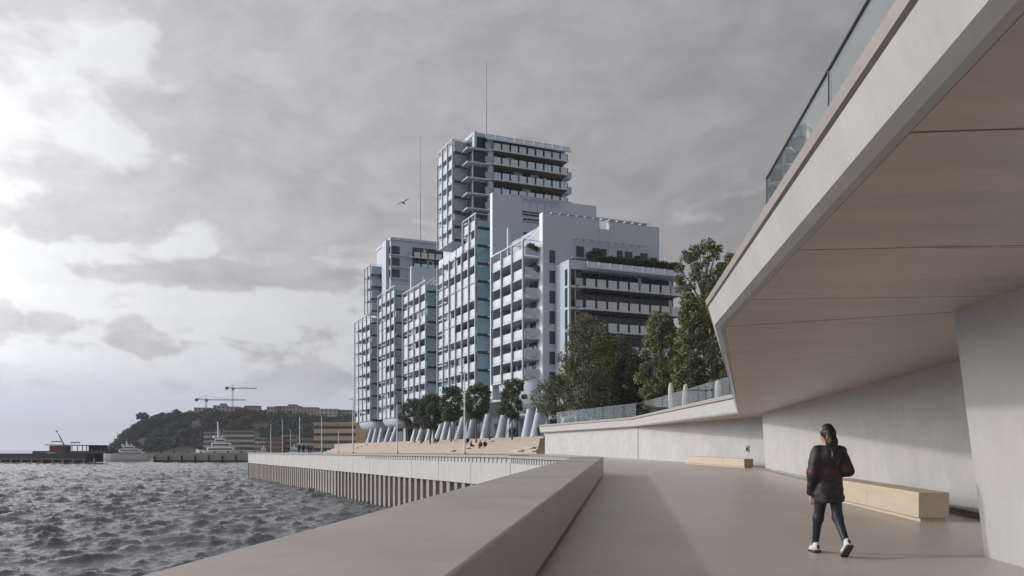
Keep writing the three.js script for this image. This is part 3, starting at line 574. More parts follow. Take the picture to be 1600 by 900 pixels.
// rounded undersides, slanted columns and the dark glazed ground floor
for (const [v0, v1, yt, h] of [[-.5, 15.4, 12.1, 5.4], [23.5, 46, 12.1, 4.6], [55, 73.2, 8.65, 2.4], [81.2, 97.4, 8.65, 2.4], [106.5, 125.2, 8.65, 2.6]]) {
  // bowl: narrower at the bottom
  const sec = [0, .25, .5, .75, 1].map(t => { const e = (1 - Math.sqrt(1 - Math.pow(1 - t, 2))) * h * .9, y = yt - h + t * h, q = []; for (let i = 0; i < 24; i++) { const a = i / 24 * 2 * Math.PI, c = Math.cos(a), s = Math.sin(a), pw = x => Math.sign(x) * Math.pow(Math.abs(x), .35); q.push(lp(7.6 + pw(c) * (7.4 - e), y, (v0 + v1) / 2 + pw(s) * ((v1 - v0) / 2 - e * .8))); } return q; });
  const m = new THREE.Mesh(toCreasedNormals(loft(sec), .6), M.bWhite); m.name = 'rounded_underside'; bld.add(m);
}
{ const m = new THREE.Mesh(new RoundedBoxGeometry(22, 8, 7, 6, 3), M.bWhite); m.name = 'rounded_underside'; m.position.copy(lp(16.5, 8.6, -2.6)); bld.add(m); }
const cg = new THREE.CylinderGeometry(.5, .72, 1, 10); cg.translate(0, .5, 0);
for (const [px, big] of [[575, 0], [584, 0], [593, 0], [603, 0], [612, 0], [645, 0], [654, 0], [668, 0], [682, 0], [692, 0], [703, 0], [716, 1], [733, 0], [757, 1], [781, 1], [797, 0], [822, 1], [836, 1], [858, 1]]) {
  const u = .2, v = vAt(px, u), m = new THREE.Mesh(cg, M.bGrey); m.name = 'slanted_column';
  const a = lp(u, BASE, v), b = lp(u + .7 + brnd() * .6, px < 690 ? 6.3 : 7.1, v + .8 * (brnd() - .6));
  m.position.copy(a); m.scale.set(1 + big * .25, a.distanceTo(b), 1 + big * .25); m.quaternion.setFromUnitVectors(new THREE.Vector3(0, 1, 0), b.sub(a).normalize()); bld.add(m);
}
for (let i = 0; i < 22; i++) { const v = -6 + i * 6; bb('ground_window', M.bGlass, 7.9, 8.0, BASE + .05, 6.9, v + .15, v + 5.8); if (i % 4 == 1) bb('ground_pier', M.bGrey, 6.9, 7.7, BASE, 7.6, v - .6, v + 1.4); }
bb('ground_core', M.bInner, 8.05, 20, BASE, 9.4, -6, 125);

// podium and wide steps in front of the building
{
  const st = group('plaza_steps', W3(...(p => [p[0], PLZ, p[1]])(uvXZ(-12, 30)))); tag(st, 'broad beige terraced steps below the apartment building', 'steps');
  const o = g => { g.translate(-st.position.x, -st.position.y, -st.position.z); return g; };
  const rect = (u0, u1, v0, v1, y0, y1) => prism([uvXZ(u0, v0), uvXZ(u1, v0), uvXZ(u1, v1), uvXZ(u0, v1)], y0, y1);
  mesh('podium', o(rect(-6, 34, -19, 128, PLZ - .4, BASE - .004)), M.beige, st);
  for (let j = 0; j < 6; j++) mesh('step', o(rect(-8 - 2 * j, -5.99 - 2 * j, -22 - 4 * j, 115 - 5.4 * (j + 1), PLZ - .4, BASE - .38 * (j + 1))), M.beige, st);
  // small stair flights set into the big steps
  const r = rng(9);
  for (const [px, j] of [[560, 2], [567, 1], [574, 0], [712, 4], [752, 1], [772, 0], [820, 4], [837, 3], [842, 4], [735, 3]]) { const u = -8 - 2 * j, v = vAt(px, u); for (let q = 0; q < 2; q++) mesh('small_step', o(rect(u - .45 * (2 - q), u + .01, v, v + 2.4, BASE - .38 * (j + 2) - .02, BASE - .38 * (j + 2) + .127 * (q + 1))), M.stone, st); }
}

// ------------------------------------------------------------------ trees
const leafMat = (r, g, b) => new THREE.MeshPhysicalMaterial({ color: col(r, g, b), roughness: .75, vertexColors: true, side: THREE.DoubleSide, transmission: .25, thickness: 0 });
const LEAF = { dark: leafMat(.065, .095, .035), olive: leafMat(.115, .13, .05), pale: leafMat(.16, .18, .08), pine: leafMat(.055, .07, .036) };
function leafCloud(clumps, n, size, r, flat = .7) {
  const pos = [], colr = [];
  let tot = 0; for (const c of clumps) tot += c.r * c.r;
  const a = new THREE.Vector3(), b = new THREE.Vector3(), nrm = new THREE.Vector3(), p = new THREE.Vector3();
  for (const c of clumps) {
    const k = Math.round(n * c.r * c.r / tot), tone = .8 + .4 * r();
    for (let i = 0; i < k; i++) {
      p.set(r() - .5, r() - .5, r() - .5).normalize(); const rad = c.r * Math.pow(r(), .42) * (.85 + .3 * N3(p.x * 2 + c.x, p.y * 2 + c.y, p.z * 2));
      p.multiplyScalar(rad); p.y *= c.flat ?? flat; p.x += c.x; p.y += c.y; p.z += c.z;
      nrm.set(r() - .5, r() - .2, r() - .5).normalize(); a.set(r() - .5, r() - .5, r() - .5).cross(nrm).normalize(); b.crossVectors(nrm, a);
      const s = size * (.6 + .8 * r()), w = s * .55, t = tone * (.85 + .3 * r());
      const q = (u, v) => pos.push(p.x + a.x * u + b.x * v, p.y + a.y * u + b.y * v, p.z + a.z * u + b.z * v);
      q(-s, 0); q(0, -w); q(s, 0); q(-s, 0); q(s, 0); q(0, w);
      for (let z = 0; z < 6; z++) colr.push(t * (1 + .12 * (tone - 1)), t, t * .9);
    }
  }
  const g = new THREE.BufferGeometry(); g.setAttribute('position', new THREE.Float32BufferAttribute(pos, 3)); g.setAttribute('color', new THREE.Float32BufferAttribute(colr, 3)); g.computeVertexNormals(); return g;
}
// shape: round (clipped head on a clean stem), tall (multi-stem, leafy to the ground), open (branches show)
function tree(name, pos, h, rad, shape, leaf, label, grp, seed, o = {}) {
  const r = rng(seed), t = group(name, pos); tag(t, label, 'tree', grp);
  const clumps = [], bars = [], V = (x, y, z) => new THREE.Vector3(x, y, z);
  const stem = o.stem ?? (shape == 'round' || shape == 'open' ? .38 : .12), n = o.clumps ?? (shape == 'tall' ? 34 : 24);
  const topY = h * .82, trunkTop = V((r() - .5) * .4, topY, (r() - .5) * .4), tr = o.trunk ?? .09 + h * .008;
  const mid = V((r() - .5) * .3, h * stem, (r() - .5) * .3);
  bars.push(tube([V(0, -.1, 0), mid, trunkTop], tr, tr * .3, 7));
  for (let i = 0; i < n; i++) {
    const f = (i + .5) / n, th = i * 2.4 + r() * .8; let y, rr;
    if (shape == 'tall') { y = h * (stem + (1 - stem) * f); rr = rad * Math.pow(Math.sin(Math.PI * clamp(.16 + .8 * f, 0, 1)), .7) * (.55 + .4 * r()); }
    else { const e = f * 2 - 1; y = h * (stem + (1 - stem) * (.5 + .47 * e)); rr = rad * Math.sqrt(Math.max(.05, 1 - e * e)) * (.45 + .45 * r()); }
    const c = { x: Math.cos(th) * rr, y, z: Math.sin(th) * rr, r: rad * (shape == 'tall' ? .34 : .36) * (.7 + .6 * r()) * (o.clumpScale ?? 1), flat: .8 };
    clumps.push(c);
    const at = clamp((y - h * .12) / h, stem * .8, .8) * h * .85, base = V(0, 0, 0).lerpVectors(V(0, 0, 0), trunkTop, at / topY);
    if (at < h * stem) base.set(mid.x, mid.y, mid.z);
    bars.push(tube([base, V(c.x * .5, mix(base.y, y, .6), c.z * .5), V(c.x, y, c.z)], tr * .38, tr * .08, 5));
  }
  const tm = mesh('trunk', mergeGeometries(bars.map(b => b)), o.bark ?? M.trunk, t);
  const g = leafCloud(clumps, (o.leaves ?? 3800) * (o.size ? 1 : 2), o.size ?? .14, r, .8);
  mesh('crown', g, leaf, t);
  return t;
}
const onUV = (px, u, y) => { const v = vAt(px, u), [x, z] = uvXZ(u, v); return W3(x, y, z); };
const atPx = (px, z, y) => W3((px - 800) / F * z, y, z);
// clipped trees on the plaza steps
const stepY = j => BASE - .38 * (j + 1);
tree('stone_pine', onUV(648, -9, stepY(0)), 8.6, 3.3, 'round', LEAF.pine, 'round headed dark tree on the steps beside the far columns', 'round headed trees on the plaza steps', 11, { leaves: 4200, stem: .34 });
tree('stone_pine', onUV(672, -10, stepY(1)), 9.0, 3.0, 'round', LEAF.pine, 'taller dark tree overlapping its neighbour on the steps', 'round headed trees on the plaza steps', 12, { leaves: 4200, stem: .32 });
tree('stone_pine', onUV(705, -9, stepY(0)), 9.6, 2.7, 'round', LEAF.dark, 'bright green round tree behind the tall lamp post', 'round headed trees on the plaza steps', 13, { leaves: 4200, stem: .36 });
tree('stone_pine', onUV(744, -10, stepY(1)), 9.2, 2.6, 'round', LEAF.dark, 'green spreading tree just right of the tall lamp post', 'round headed trees on the plaza steps', 14, { leaves: 3800, stem: .42 });
tree('stone_pine', onUV(800, -9, stepY(0)), 8.9, 2.3, 'round', LEAF.dark, 'narrow green tree beside the standing pair of people', 'round headed trees on the plaza steps', 15, { leaves: 3200, stem: .34 });
tree('bare_tree', atPx(855, 96, 2.5), 5.4, 2.0, 'open', LEAF.olive, 'thin airy tree with visible branches above the wall end', null, 16, { leaves: 900, stem: .3, trunk: .13, size: .16, bark: mat([.22, .2, .17], .9) });
tree('stone_pine', atPx(874, 108, 2.5), 7.2, 2.3, 'round', LEAF.dark, 'dense dark tree behind the airy tree on the terrace', null, 17, { leaves: 3600, stem: .3 });
// leafy trees on the upper terrace
const TG = 'leafy trees on the upper terrace';
for (const [px, z, h, rd, lf, label, s, lv] of [
  [920, 84, 10.8, 3.0, 'olive', 'broad olive green tree in front of the shaded block corner', 21, 6500],
  [958, 90, 9.4, 3.4, 'pine', 'dark dense tree between two paler terrace trees', 22, 6500],
  [992, 88, 7.6, 3.2, 'pine', 'low very dark tree behind the glass balustrade', 23, 5600],
  [1033, 76, 9.9, 2.1, 'pale', 'slim pale green tree beside the standing stones', 24, 5200],
  [1062, 84, 7.0, 2.4, 'pine', 'dark bushy tree behind the standing stones', 29, 4200],
  [1112, 70, 10.2, 2.7, 'olive', 'dense green tree under the tall airy tree by the canopy tip', 25, 7500],
  [1080, 66, 9.0, 1.6, 'pale', 'slender light green tree left of the canopy tip', 26, 5000],
  [1150, 64, 9.0, 2.2, 'olive', 'green tree mostly hidden by the canopy tip', 28, 4200],
]) tree('terrace_tree', atPx(px, z, 2.5), h, rd, 'tall', LEAF[lf], label, TG, s, { leaves: lv * 2.6, size: .105, clumps: 52 });
tree('terrace_tree', atPx(1102, 74, 2.5), 15.8, 3.3, 'open', LEAF.olive, 'tallest airy tree with sky showing through beside the canopy tip', TG, 27, { leaves: 7500, size: .12, stem: .6, clumps: 46, clumpScale: .62, trunk: .2 });

// hedge and shrubs on the roof terrace of the front block, plants on balconies
function shrub(name, pos, clumps, n, size, label, leaf, seed, grp, rotY = 0) { const t = group(name, pos, rotY); tag(t, label, 'shrub', grp); mesh('foliage', leafCloud(clumps, n, size, rng(seed), .8), leaf, t); return t; }
const bp = (u, y, v) => { const [x, z] = uvXZ(u, v); return W3(x, y, z); };
{
  const c = []; const r = rng(3);
  for (let i = 0; i < 26; i++) c.push({ x: i * .68, y: .7 + .25 * r(), z: (r() - .5) * .6, r: .85 + .25 * r() });
  shrub('roof_hedge', bp(10.8, 31.7, -4.2), c, 9000, .16, 'long dark hedge on the roof terrace of the front block', LEAF.pine, 31, null, BROT);
  for (const [u, y, rr, s, l] of [[11.0, 33.2, 1.5, 32, 'round dark shrub at the left end of the roof terrace hedge'], [22.2, 32.8, 1.5, 33, 'tall dark shrub in the middle of the roof terrace hedge'], [27.2, 32.4, 1.6, 34, 'rounded dark shrub at the outer end of the roof hedge'], [19.0, 33, .9, 35, 'small shrub by the penthouse window']])
    shrub('roof_shrub', bp(u, y - .8, -3.4), [{ x: 0, y: .7, z: 0, r: rr }, { x: .5, y: 1.3, z: 0, r: rr * .7 }, { x: -.6, y: .9, z: .2, r: rr * .7 }], 2000, .15, l, LEAF.pine, s, 'shrubs on the roof terrace');
  shrub('balcony_plant', bp(1.4, 33.3, 1.4), [{ x: 0, y: 1.5, z: 0, r: 1.1 }, { x: .8, y: 1.2, z: 0, r: .8 }], 1500, .13, 'dark leafy plant on the top corner of the nearest balcony stack', LEAF.dark, 36, 'plants on balconies');
  shrub('balcony_plant', bp(1.6, 29.9, 1.6), [{ x: -.5, y: 1.1, z: 0, r: .9 }, { x: .8, y: 1.2, z: 0, r: 1 }], 1500, .13, 'dark plant one floor below the top corner balcony', LEAF.pine, 37, 'plants on balconies');
  shrub('balcony_plant', bp(1.6, 43.6, 24.3), [{ x: 0, y: 1.3, z: 0, r: .9 }, { x: -.9, y: 1.1, z: 0, r: .7 }], 1200, .13, 'small plant on the terrace step of the high tower', LEAF.dark, 38, 'plants on balconies');
}
// bushes along the balustrade
{
  const r = rng(41);
  for (const [px, z, s, l] of [[876, 92, .9, 'spiky dark bush beside the thin airy tree'], [905, 84, .8, 'low dark bush behind the glass near the wall end'], [945, 78, .8, 'low bush under the broad olive tree'], [985, 72, .8, 'dark low bush at the balustrade bend'], [1012, 68, .7, 'small bush beside the balustrade corner'], [1088, 58, .8, 'yellowish low bush right of the standing stones']])
    shrub('terrace_bush', atPx(px, z, 2.45), Array.from({ length: 5 }, () => ({ x: (r() - .5) * 2.4 * s, y: .35 + .5 * r(), z: (r() - .5) * s, r: s * (.5 + .3 * r()) })), 1500, .11, l, LEAF[px == 1088 ? 'olive' : 'dark'], 50 + px, 'bushes behind the glass balustrade');
}

shrub('terrace_plant', W3(1.43 + .1254 * 7.1 + .35, 2.02, 7.1), [{ x: 0, y: .2, z: .3, r: .16 }, { x: .06, y: .34, z: -.1, r: .14 }, { x: -.02, y: .14, z: .9, r: .15 }, { x: .1, y: .22, z: -.6, r: .12 }], 700, .03, 'pale flowering plant behind the near glass balustrade', leafMat(.5, .5, .48), 71);

// ------------------------------------------------------------------ figures from distance fields
// bones: [ax,ay,az, bx,by,bz, ra, rb]; joined with a smooth minimum and meshed as one surface
function sdBones(bones, k) {
  return (x, y, z) => {
    let d = 1e9;
    for (const [ax, ay, az, bx, by, bz, ra, rb, sx = 1, sz = 1] of bones) {
      const px = (x - ax) / sx, py = y - ay, pz = (z - az) / sz, ex = (bx - ax) / sx, ey = by - ay, ez = (bz - az) / sz, l = ex * ex + ey * ey + ez * ez;
      const t = l > 0 ? clamp((px * ex + py * ey + pz * ez) / l, 0, 1) : 0;
      const q = (Math.hypot(px - ex * t, py - ey * t, pz - ez * t) - mix(ra, rb, t)) * Math.min(sx, sz);
      const h = Math.max(k - Math.abs(d - q), 0) / k; d = Math.min(d, q) - h * h * k * .25;
    }
    return d;
  };
}
function surfaceNets(f, min, max, c) {
  const n = [0, 1, 2].map(i => Math.ceil((max[i] - min[i]) / c) + 1), [nx, ny, nz] = n, val = new Float32Array(nx * ny * nz), id = (i, j, k) => i + nx * (j + ny * k);
  for (let k = 0; k < nz; k++) for (let j = 0; j < ny; j++) for (let i = 0; i < nx; i++) val[id(i, j, k)] = f(min[0] + i * c, min[1] + j * c, min[2] + k * c);
  const vert = new Int32Array(nx * ny * nz).fill(-1), pos = [], idx = [];
  const E = [[0, 1], [2, 3], [4, 5], [6, 7], [0, 2], [1, 3], [4, 6], [5, 7], [0, 4], [1, 5], [2, 6], [3, 7]];
  for (let k = 0; k < nz - 1; k++) for (let j = 0; j < ny - 1; j++) for (let i = 0; i < nx - 1; i++) {
    const v = []; let m = 0; for (let q = 0; q < 8; q++) { v.push(val[id(i + (q & 1), j + (q >> 1 & 1), k + (q >> 2))]); if (v[q] < 0) m |= 1 << q; }
    if (m == 0 || m == 255) continue;
    let x = 0, y = 0, z = 0, s = 0;
    for (const [a, b] of E) if ((v[a] < 0) != (v[b] < 0)) { const t = v[a] / (v[a] - v[b]); x += mix(a & 1, b & 1, t); y += mix(a >> 1 & 1, b >> 1 & 1, t); z += mix(a >> 2, b >> 2, t); s++; }
    vert[id(i, j, k)] = pos.length / 3; pos.push(min[0] + (i + x / s) * c, min[1] + (j + y / s) * c, min[2] + (k + z / s) * c);
  }
  const quad = (a, b, d, e, fl) => { if (a < 0 || b < 0 || d < 0 || e < 0) return; fl ? idx.push(a, d, b, a, e, d) : idx.push(a, b, d, a, d, e); };
  for (let k = 1; k < nz - 1; k++) for (let j = 1; j < ny - 1; j++) for (let i = 1; i < nx - 1; i++) {
    const s = val[id(i, j, k)] < 0;
    if (s != val[id(i + 1, j, k)] < 0) quad(vert[id(i, j - 1, k - 1)], vert[id(i, j, k - 1)], vert[id(i, j, k)], vert[id(i, j - 1, k)], !s);
    if (s != val[id(i, j + 1, k)] < 0) quad(vert[id(i - 1, j, k - 1)], vert[id(i - 1, j, k)], vert[id(i, j, k)], vert[id(i, j, k - 1)], !s);
    if (s != val[id(i, j, k + 1)] < 0) quad(vert[id(i - 1, j - 1, k)], vert[id(i, j - 1, k)], vert[id(i, j, k)], vert[id(i - 1, j, k)], !s);
  }
  const g = new THREE.BufferGeometry(); g.setAttribute('position', new THREE.Float32BufferAttribute(pos, 3)); g.setIndex(idx); g.computeVertexNormals(); return g;
}
const skin = mat([.42, .25, .18], .6);
// walking woman seen from behind: x right, y up, facing -z
{
  const P = W3(4.02, floorY(0, 10.7), 10.7);
  const body = [
    [0, 1.375, -.01, -.008, 1.47, -.03, .052, .048], [-.01, 1.535, -.03, -.01, 1.575, -.02, .078, .082, 1, 1.12], [-.02, 1.475, -.075, -.015, 1.50, -.07, .045, .055], [-.03, 1.505, -.135, -.03, 1.525, -.13, .013, .011],
    [0, .9, 0, 0, 1.28, 0, .10, .105, 1.1, .75],
    [-.075, .86, 0, -.09, .46, -.10, .082, .052], [-.10, .46, -.10, -.075, .10, -.27, .052, .034], [-.075, .08, -.27, -.078, .06, -.36, .032, .022],
    [.075, .86, 0, .10, .48, .04, .083, .052], [.105, .48, .04, .135, .155, .27, .053, .034], [.135, .15, .27, .138, .10, .20, .032, .022],
    [-.14, 1.30, 0, -.205, 1.04, .03, .045, .04], [-.21, 1.04, .03, -.21, .80, -.05, .042, .03],
    [.14, 1.30, 0, .225, 1.07, .06, .045, .04], [.225, 1.07, .06, .19, 1.03, -.17, .042, .03],
  ];
  const fBody = sdBones(body, .04);
  // hands with five fingers
  const hand = (w, dir, pal, th) => { // wrist, finger direction, palm side direction, thumb side
    const bones = [], up = new THREE.Vector3(...dir).normalize(), s = new THREE.Vector3(...pal).normalize(), t = new THREE.Vector3(...th).normalize(), o = new THREE.Vector3(...w);
    const at = (a, b, c) => o.clone().addScaledVector(up, a).addScaledVector(t, b).addScaledVector(s, c), bone = (p, q, r0, r1) => bones.push([p.x, p.y, p.z, q.x, q.y, q.z, r0, r1]);
    bone(at(-.03, 0, 0), at(.02, 0, 0), .026, .026);
    for (const b of [-.028, -.009, .01, .028]) bone(at(.01, b * .6, 0), at(.075, b, .004), .017, .013);
    [[-.03, .055], [-.0105, .068], [.0095, .073], [.029, .066]].forEach(([b, l]) => { bone(at(.075, b, .004), at(.075 + l * .5, b * 1.05, .012), .0095, .009); bone(at(.075 + l * .5, b * 1.05, .012), at(.075 + l * .88, b * 1.05, .036), .009, .0075); });
    bone(at(.015, .025, .005), at(.05, .052, .014), .014, .011); bone(at(.05, .052, .014), at(.082, .058, .024), .011, .0085);
    return bones;
  };
  const gs = [surfaceNets(fBody, [-.42, 0, -.5], [.42, 1.7, .45], .012)];
  for (const [b, mn, mx] of [[hand([-.21, .775, -.055], [.02, -1, -.12], [.9, 0, 0], [0, -.1, -1]), [-.32, .58, -.2], [-.12, .84, .06]], [hand([.185, 1.03, -.2], [-.55, .1, -.8], [-.8, 0, .5], [0, 1, 0]), [.0, .9, -.42], [.3, 1.15, -.1]]]) gs.push(surfaceNets(sdBones(b, .008), mn, mx, .0035));
  const pm = mesh('person', mergeGeometries(gs), skin); pm.position.copy(P); pm.rotation.y = -.02;
  tag(pm, 'person in dark patterned jacket and black leggings walking away along the promenade', 'person');
  // padded jacket
  const jf = sdBones([[0, 1.24, .0, 0, 1.0, .005, .152, .136, 1.14, .82], [0, 1.0, .005, .01, .74, .01, .136, .172, 1.14, .85], [-.125, 1.315, 0, .125, 1.315, 0, .07, .07], [0, 1.30, .03, 0, 1.43, .0, .105, .08, 1, .9],
    [-.155, 1.30, .0, -.205, 1.04, .035, .08, .07], [-.205, 1.04, .035, -.215, .80, -.045, .07, .052], [.155, 1.30, 0, .225, 1.07, .06, .082, .074], [.225, 1.07, .06, .185, 1.03, -.17, .065, .05]], .045);
  const quilt = (x, y, z) => { const d = jf(x, y, z) + .0022 * Math.cos(y * 62 + 1.2 * Math.sin(x * 9)) + .016 * N3(x * 7, y * 7, z * 7); return Math.max(d, .672 + .01 * Math.sin(x * 14) - y, -(Math.hypot(x, z + .01) - .062 + (1.37 - y) * 1.2)); };
  const jg = surfaceNets(quilt, [-.46, .62, -.34], [.46, 1.52, .32], .0105);
  const jc = []; const jp = jg.attributes.position;
  for (let i = 0; i < jp.count; i++) { const x = jp.getX(i), y = jp.getY(i), z = jp.getZ(i), n = fbm(x * 6, y * 6, z * 6 + 2, 3), red = smooth(.05, .22, n) * .8; const b = .7 + .8 * Math.max(0, N3(x * 22, y * 22, z * 22)); jc.push(mix(.018, .075, red) * b, mix(.015, .02, red) * b, mix(.018, .026, red) * b); }
  jg.setAttribute('color', new THREE.Float32BufferAttribute(jc, 3));
  mesh('jacket', jg, mat([1, 1, 1], .6, { vertexColors: true }), pm);
  const lf = sdBones(body.slice(5, 7).concat(body.slice(8, 10)).map(b => { const c = b.slice(); c[6] += .007; c[7] += .007; return c; }).concat([[-.06, .84, 0, .06, .84, 0, .10, .10]]), .05);
  mesh('leggings', surfaceNets((x, y, z) => Math.max(lf(x, y, z), .105 + (x > .02 ? .045 : 0) - y), [-.3, .05, -.4], [.3, .92, .4], .0105), mat([.014, .016, .026], .55), pm);
  // hair: cap and long tail over the back
  const hf = sdBones([[-.008, 1.57, .0, -.008, 1.60, -.005, .092, .075, 1, 1.1], [-.005, 1.55, .05, .01, 1.44, .085, .07, .062], [.01, 1.44, .085, .045, 1.25, .125, .06, .045, 1.1, .7], [.045, 1.25, .125, .06, 1.13, .13, .04, .015, 1.1, .6]], .04);
  mesh('hair', surfaceNets((x, y, z) => Math.max(hf(x, y, z) + .006 * N3(x * 60, y * 12, z * 60), -(Math.hypot(x + .02, (y - 1.50) * .8, z + .115) - .072)), [-.16, 1.05, -.2], [.2, 1.7, .24], .007), mat([.012, .009, .008], .45), pm);
  // trainers: white upper, dark sole
  const shoe = (ax, ay, az, pitch, label) => {
    const up = sdBones([[0, .055, .085, 0, .05, -.06, .045, .043], [0, .05, -.06, 0, .036, -.155, .042, .03], [0, .08, .075, 0, .115, .06, .045, .042]], .03);
    const m = mesh('shoe', surfaceNets((x, y, z) => Math.max(up(x, y, z), .022 - y), [-.08, 0, -.22], [.08, .18, .16], .007), mat([.62, .60, .58], .6), pm);
    m.position.set(ax, ay, az); m.rotation.x = pitch;
    const s = new THREE.Shape(); s.moveTo(-.036, .125); s.bezierCurveTo(-.05, .06, -.034, 0, -.046, -.09); s.bezierCurveTo(-.045, -.19, .04, -.2, .044, -.09); s.bezierCurveTo(.034, 0, .05, .06, .036, .125); s.closePath();
    const sg = new THREE.ExtrudeGeometry(s, { depth: .024, bevelEnabled: true, bevelSize: .005, bevelThickness: .004, bevelSegments: 1 }); sg.rotateX(Math.PI / 2); sg.translate(0, .026, 0);
    mesh('sole', sg, mat([.05, .05, .055], .7), m);
    const st = mesh('heel_tab', new RoundedBoxGeometry(.03, .05, .012, 2, .004), mat([.05, .05, .055], .7), m); st.position.set(0, .075, .128);
  };
  shoe(-.075, .006, -.29, -.06); shoe(.137, .075, .27, -.62);
}
// small figures, one body mesh each with clothing
const cloth = { black: mat([.016, .016, .02], .85), navy: mat([.025, .03, .05], .85), grey: mat([.16, .15, .15], .85), brown: mat([.07, .05, .04], .85), hair: mat([.02, .016, .013], .7), red: mat([.16, .03, .03], .8) };
function figure(pose) {
  const sit = pose != 'stand', hy = sit ? .12 : .88, lean = pose == 'lean' ? -.22 : 0;
  const sh = [0, hy + .46, lean], leg = s => sit ? [[s * .09, hy, 0, s * .13, hy + .04, -.42, .085, .065], [s * .13, hy + .04, -.42, s * .13, hy - .36, -.40, .06, .045], [s * .13, hy - .36, -.40, s * .14, hy - .37, -.55, .045, .035]] : [[s * .09, hy, 0, s * .11, .46, -.03, .09, .06], [s * .11, .46, -.03, s * .12, .08, .02 * s, .06, .042], [s * .12, .05, .0, s * .13, .04, -.14, .045, .035]];
  const arm = s => sit ? [[s * .19, sh[1] - .03, sh[2], s * .24, hy + .22, lean * .4 - .08, .055, .045], [s * .24, hy + .22, lean * .4 - .08, s * .10, hy + .13, -.34, .042, .034]] : [[s * .19, sh[1] - .03, 0, s * .24, 1.1, .02, .055, .045], [s * .24, 1.1, .02, s * .2, .88, -.1, .042, .034]];
  const head = [[0, sh[1] + .04, lean * 1.1, 0, sh[1] + .13, lean * 1.15 - .01, .05, .05], [0, sh[1] + .20, lean * 1.2 - .03, 0, sh[1] + .24, lean * 1.2 - .02, .085, .09]];
  const torso = [[0, hy + .02, 0, 0, hy + .40, lean * .9, .13, .14, 1.2, .85]];
  const all = [...torso, ...head, ...leg(1), ...leg(-1), ...arm(1), ...arm(-1)];
  const grow = (b, e) => b.map(q => { const c = q.slice(); c[6] += e; c[7] += e; return c; });
  const mn = [-.42, hy - .5, -.75], mx = [.42, sh[1] + .42, .3], y0 = sit ? -.3 : 0;
  return {
    body: surfaceNets(sdBones(all, .05), [mn[0], sit ? -.32 : -.02, mn[2]], mx, .03),
    coat: surfaceNets(sdBones(grow([...torso, ...arm(1), ...arm(-1), [-.15, sh[1] - .02, sh[2] * .95, .15, sh[1] - .02, sh[2] * .95, .06, .06]], .03), .06), [-.45, hy - .12, -.6], [.45, sh[1] + .12, .35], .03),
    legs: surfaceNets(sdBones(grow([...leg(1).slice(0, 2), ...leg(-1).slice(0, 2)], .02), .04), [mn[0], sit ? -.36 : 0, mn[2]], [.42, hy + .2, .3], .03),
    hair: surfaceNets(sdBones([[0, sh[1] + .24, lean * 1.2, 0, sh[1] + .27, lean * 1.2, .1, .095]], .02), [-.2, sh[1], lean * 1.2 - .3], [.2, sh[1] + .45, lean * 1.2 + .3], .03), hy, sit,
  };
}
const figs = { sit: figure('sit'), lean: figure('lean'), stand: figure('stand') };
function person(pos, pose, rotY, coat, legs, label, s = 1) {
  const f = figs[pose], b = mesh('person', f.body, skin); b.position.copy(pos); b.rotation.y = rotY; b.scale.setScalar(s);
  tag(b, label, 'person', 'people on the plaza'); mesh('coat', f.coat, cloth[coat], b); mesh('trousers', f.legs, cloth[legs], b); mesh('hair', f.hair, cloth.hair, b); return b;
}
{
  const out = BROT + Math.PI / 2;                        // facing the sea
  const S = (px, j) => onUV(px, -5.72 - 2 * j, stepY(j - 1));
  person(S(661, 1), 'sit', out, 'black', 'black', 'person in black sitting alone on the steps under the far tree');
  person(S(681, 1), 'lean', out + .3, 'black', 'grey', 'person in dark coat and grey trousers leaning forward on the steps');
  person(S(685, 1), 'sit', out, 'navy', 'navy', 'person in navy sitting beside someone leaning forward');
  person(S(731, 2), 'lean', out + 1.0, 'black', 'navy', 'person in black hunched on the upper steps behind the lamp post');
  person(S(736, 4), 'sit', out + 2.6, 'black', 'black', 'person in a long black coat sitting low on the steps');
  person(S(752, 4), 'lean', out + .6, 'brown', 'black', 'person in brown bending toward a companion on the steps');
  person(S(758, 4), 'sit', out + 1.2, 'black', 'black', 'person in black sitting close behind the one in brown');
  person(S(768, 0), 'sit', out, 'grey', 'navy', 'person in grey sitting at the top edge of the steps');
  person(onUV(797, -5.5, BASE), 'stand', out + .5, 'black', 'black', 'standing person in black facing a companion on the podium');
  person(onUV(803, -5.6, BASE), 'stand', out - 2.2, 'black', 'navy', 'standing person in black and navy beside a companion');
  person(onUV(808, -5.4, BASE), 'stand', out + 2.4, 'navy', 'black', 'standing person in navy turned away on the podium');
  person(onUV(842, -5.5, BASE), 'stand', out + 1.2, 'brown', 'black', 'person in brown standing at the end of the white wall', .95);
  for (const [px, z, c, p, l] of [[467, 150, 'black', 'stand', 'person in black standing on the quay by the mast'], [474, 151, 'navy', 'stand', 'person in navy on the quay next to the one by the mast'], [482, 150, 'black', 'stand', 'person in black on the quay in front of the tan building'], [486, 151, 'grey', 'stand', 'person in grey on the quay in front of the tan building']]) person(W3((px - 800) / F * z, PLZ, z), p, 1 + px, c, 'black', l, .98);
}

